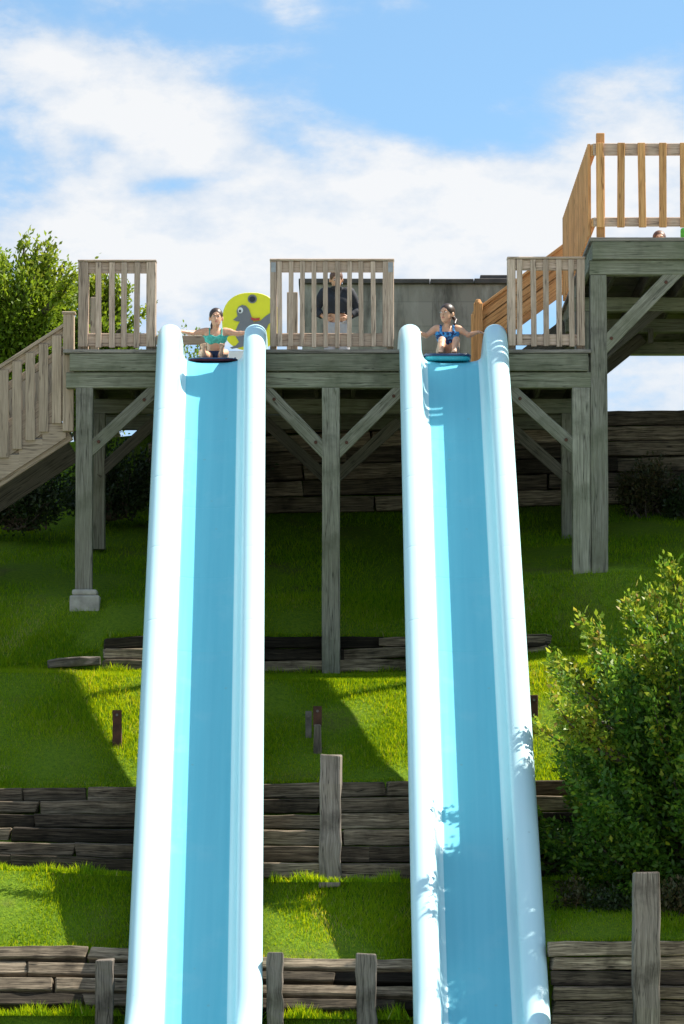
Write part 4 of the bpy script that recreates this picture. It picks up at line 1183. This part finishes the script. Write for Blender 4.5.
# ------------------------------------------------------------------ light
SUN_EL, SUN_AZ = 52.0, 19.0                    # elevation; degrees behind the +X axis
sd = Vector((math.cos(R(SUN_EL))*math.cos(R(SUN_AZ)), math.cos(R(SUN_EL))*math.sin(R(SUN_AZ)), math.sin(R(SUN_EL))))
ld = bpy.data.lights.new('sun', 'SUN'); ld.energy = 4.6; ld.angle = R(.55); ld.color = (1, .95, .86)
lo_ = bpy.data.objects.new('sun', ld); COL.objects.link(lo_); lo_.rotation_euler = (-sd).to_track_quat('-Z', 'Y').to_euler(); lo_.location = (20, 45, 40)

w = bpy.data.worlds.new('World'); scene.world = w; w.use_nodes = True
nt = w.node_tree; N = nt.nodes; Lk = nt.links.new
for nd in list(N): N.remove(nd)
def wn(t, **k):
    nd = N.new('ShaderNode'+t)
    for a, v in k.items(): setattr(nd, a, v)
    return nd
def wm(op, a, b=None, clamp=False):
    m = wn('Math', operation=op, use_clamp=clamp)
    for v, s in ((a, m.inputs[0]), (b, m.inputs[1])):
        if v is None: continue
        if isinstance(v, (int, float)): s.default_value = v
        else: Lk(v, s)
    return m.outputs[0]
tc = wn('TexCoord').outputs['Generated']
sky = wn('TexSky', sky_type='NISHITA', sun_disc=False); sky.sun_elevation = R(SUN_EL)
sky.sun_rotation = math.atan2(sd.x, sd.y); sky.altitude = 200; sky.air_density = 1.0; sky.dust_density = .4; sky.ozone_density = 1.0
# look the sky up a little higher than the view direction: deep blue close above the hill
mp = wn('Mapping'); mp.inputs['Location'].default_value = (0, 0, .12); mp.inputs['Scale'].default_value = (1, 1, 1.9)
Lk(tc, mp.inputs[0]); Lk(mp.outputs[0], sky.inputs[0])
bg1 = wn('Background'); bg1.inputs[1].default_value = .095; ti = wn('Mix', data_type='RGBA', blend_type='MULTIPLY'); ti.inputs[0].default_value = 1; ti.inputs[7].default_value = (.93, 1.08, 1.0, 1); Lk(sky.outputs[0], ti.inputs[6]); Lk(ti.outputs[2], bg1.inputs[0])
# clouds, on the direction itself
sp = wn('SeparateXYZ'); Lk(tc, sp.inputs[0])
m1 = wn('Mapping'); m1.inputs['Scale'].default_value = (15, 6, 27); Lk(tc, m1.inputs[0])
n1 = wn('TexNoise'); n1.inputs['Scale'].default_value = 1.; n1.inputs['Detail'].default_value = 7; n1.inputs['Roughness'].default_value = .56; n1.inputs['Distortion'].default_value = .5; Lk(m1.outputs[0], n1.inputs[0])
m2 = wn('Mapping'); m2.inputs['Scale'].default_value = (40, 10, 75); m2.inputs['Location'].default_value = (3, 1, 5); Lk(tc, m2.inputs[0])
n2 = wn('TexNoise'); n2.inputs['Scale'].default_value = 1.; n2.inputs['Detail'].default_value = 6; n2.inputs['Roughness'].default_value = .6; Lk(m2.outputs[0], n2.inputs[0])
acc = wm('ADD', wm('MULTIPLY', wm('SUBTRACT', n1.outputs[0], .5), 2.6), wm('MULTIPLY', wm('SUBTRACT', n2.outputs[0], .5), 1.6))
def blob(px, py, rx, ry, wt, rot=0):
    global acc
    d = (at(px, py, 1000)-Vector((0, 0, CZ))).normalized()
    dx = wm('SUBTRACT', sp.outputs[0], d.x); dz = wm('SUBTRACT', sp.outputs[2], d.z)
    ca, sa = math.cos(R(rot)), math.sin(R(rot))
    ex = wm('DIVIDE', wm('ADD', wm('MULTIPLY', dx, ca), wm('MULTIPLY', dz, sa)), rx/F)
    ez = wm('DIVIDE', wm('SUBTRACT', wm('MULTIPLY', dz, ca), wm('MULTIPLY', dx, sa)), ry/F)
    g = wm('POWER', 2.718, wm('MULTIPLY', wm('ADD', wm('MULTIPLY', ex, ex), wm('MULTIPLY', ez, ez)), -1.))
    acc = wm('ADD', acc, wm('MULTIPLY', g, wt))
for b in ((60, 90, 130, 60, .75, -8), (190, 130, 140, 50, .6, -25), (60, 190, 120, 50, .5, 0), (420, 190, 140, 45, .65, -15), (250, 235, 400, 40, .6, 0),
          (620, 75, 110, 24, .55, 12), (640, 120, 80, 40, .5, 0), (280, 10, 50, 20, .5, -15), (325, 75, 50, 16, .3, 0), (500, 250, 300, 60, .7, 0), (190, 290, 160, 50, .75, 0), (40, 260, 120, 40, .4, 0), (600, 180, 120, 50, .6, 0), (645, 380, 90, 60, .9, 0),
          (400, 100, 70, 40, -.55, -20), (440, 60, 90, 40, -.5, 0), (190, 182, 70, 10, -.6, 8), (90, 140, 60, 10, -.35, -20), (300, 150, 60, 12, -.3, -25), (150, 20, 100, 22, -.5, 0), (560, 20, 120, 25, -.4, 0)): blob(*b)
acc0 = acc
back = wn('MapRange', interpolation_type='SMOOTHSTEP'); back.inputs['From Min'].default_value = .75; back.inputs['From Max'].default_value = -.3; Lk(sp.outputs[1], back.inputs['Value'])
acc = wm('ADD', acc, wm('MULTIPLY', back.outputs[0], .3))
mr = wn('MapRange', interpolation_type='SMOOTHSTEP'); mr.inputs['From Min'].default_value = -.12; mr.inputs['From Max'].default_value = .78; Lk(acc, mr.inputs['Value'])
cov = mr.outputs[0]
shade = wn('ValToRGB'); Lk(wm('ADD', wm('MULTIPLY', n2.outputs[0], .6), wm('MULTIPLY', acc, .28)), shade.inputs[0])
e = shade.color_ramp.elements; e[0].position = .3; e[0].color = (.62, .75, .92, 1); e[1].position = .66; e[1].color = (1, 1, 1, 1)
bg2 = wn('Background'); Lk(shade.outputs[0], bg2.inputs[0]); Lk(wm('ADD', wm('MULTIPLY', back.outputs[0], .1), .39), bg2.inputs[1])
mx = wn('MixShader'); Lk(wm('MULTIPLY', cov, .93), mx.inputs[0]); Lk(bg1.outputs[0], mx.inputs[1]); Lk(bg2.outputs[0], mx.inputs[2])
wo = wn('OutputWorld'); Lk(mx.outputs[0], wo.inputs['Surface'])

scene.view_settings.view_transform = 'Standard'; scene.view_settings.look = 'None'
scene.view_settings.exposure = 1.3; scene.view_settings.gamma = 1
scene.render.engine = 'CYCLES'
scene.cycles.use_denoising = True
scene.cycles.max_bounces = 8; scene.cycles.transparent_max_bounces = 8
scene.render.film_transparent = False
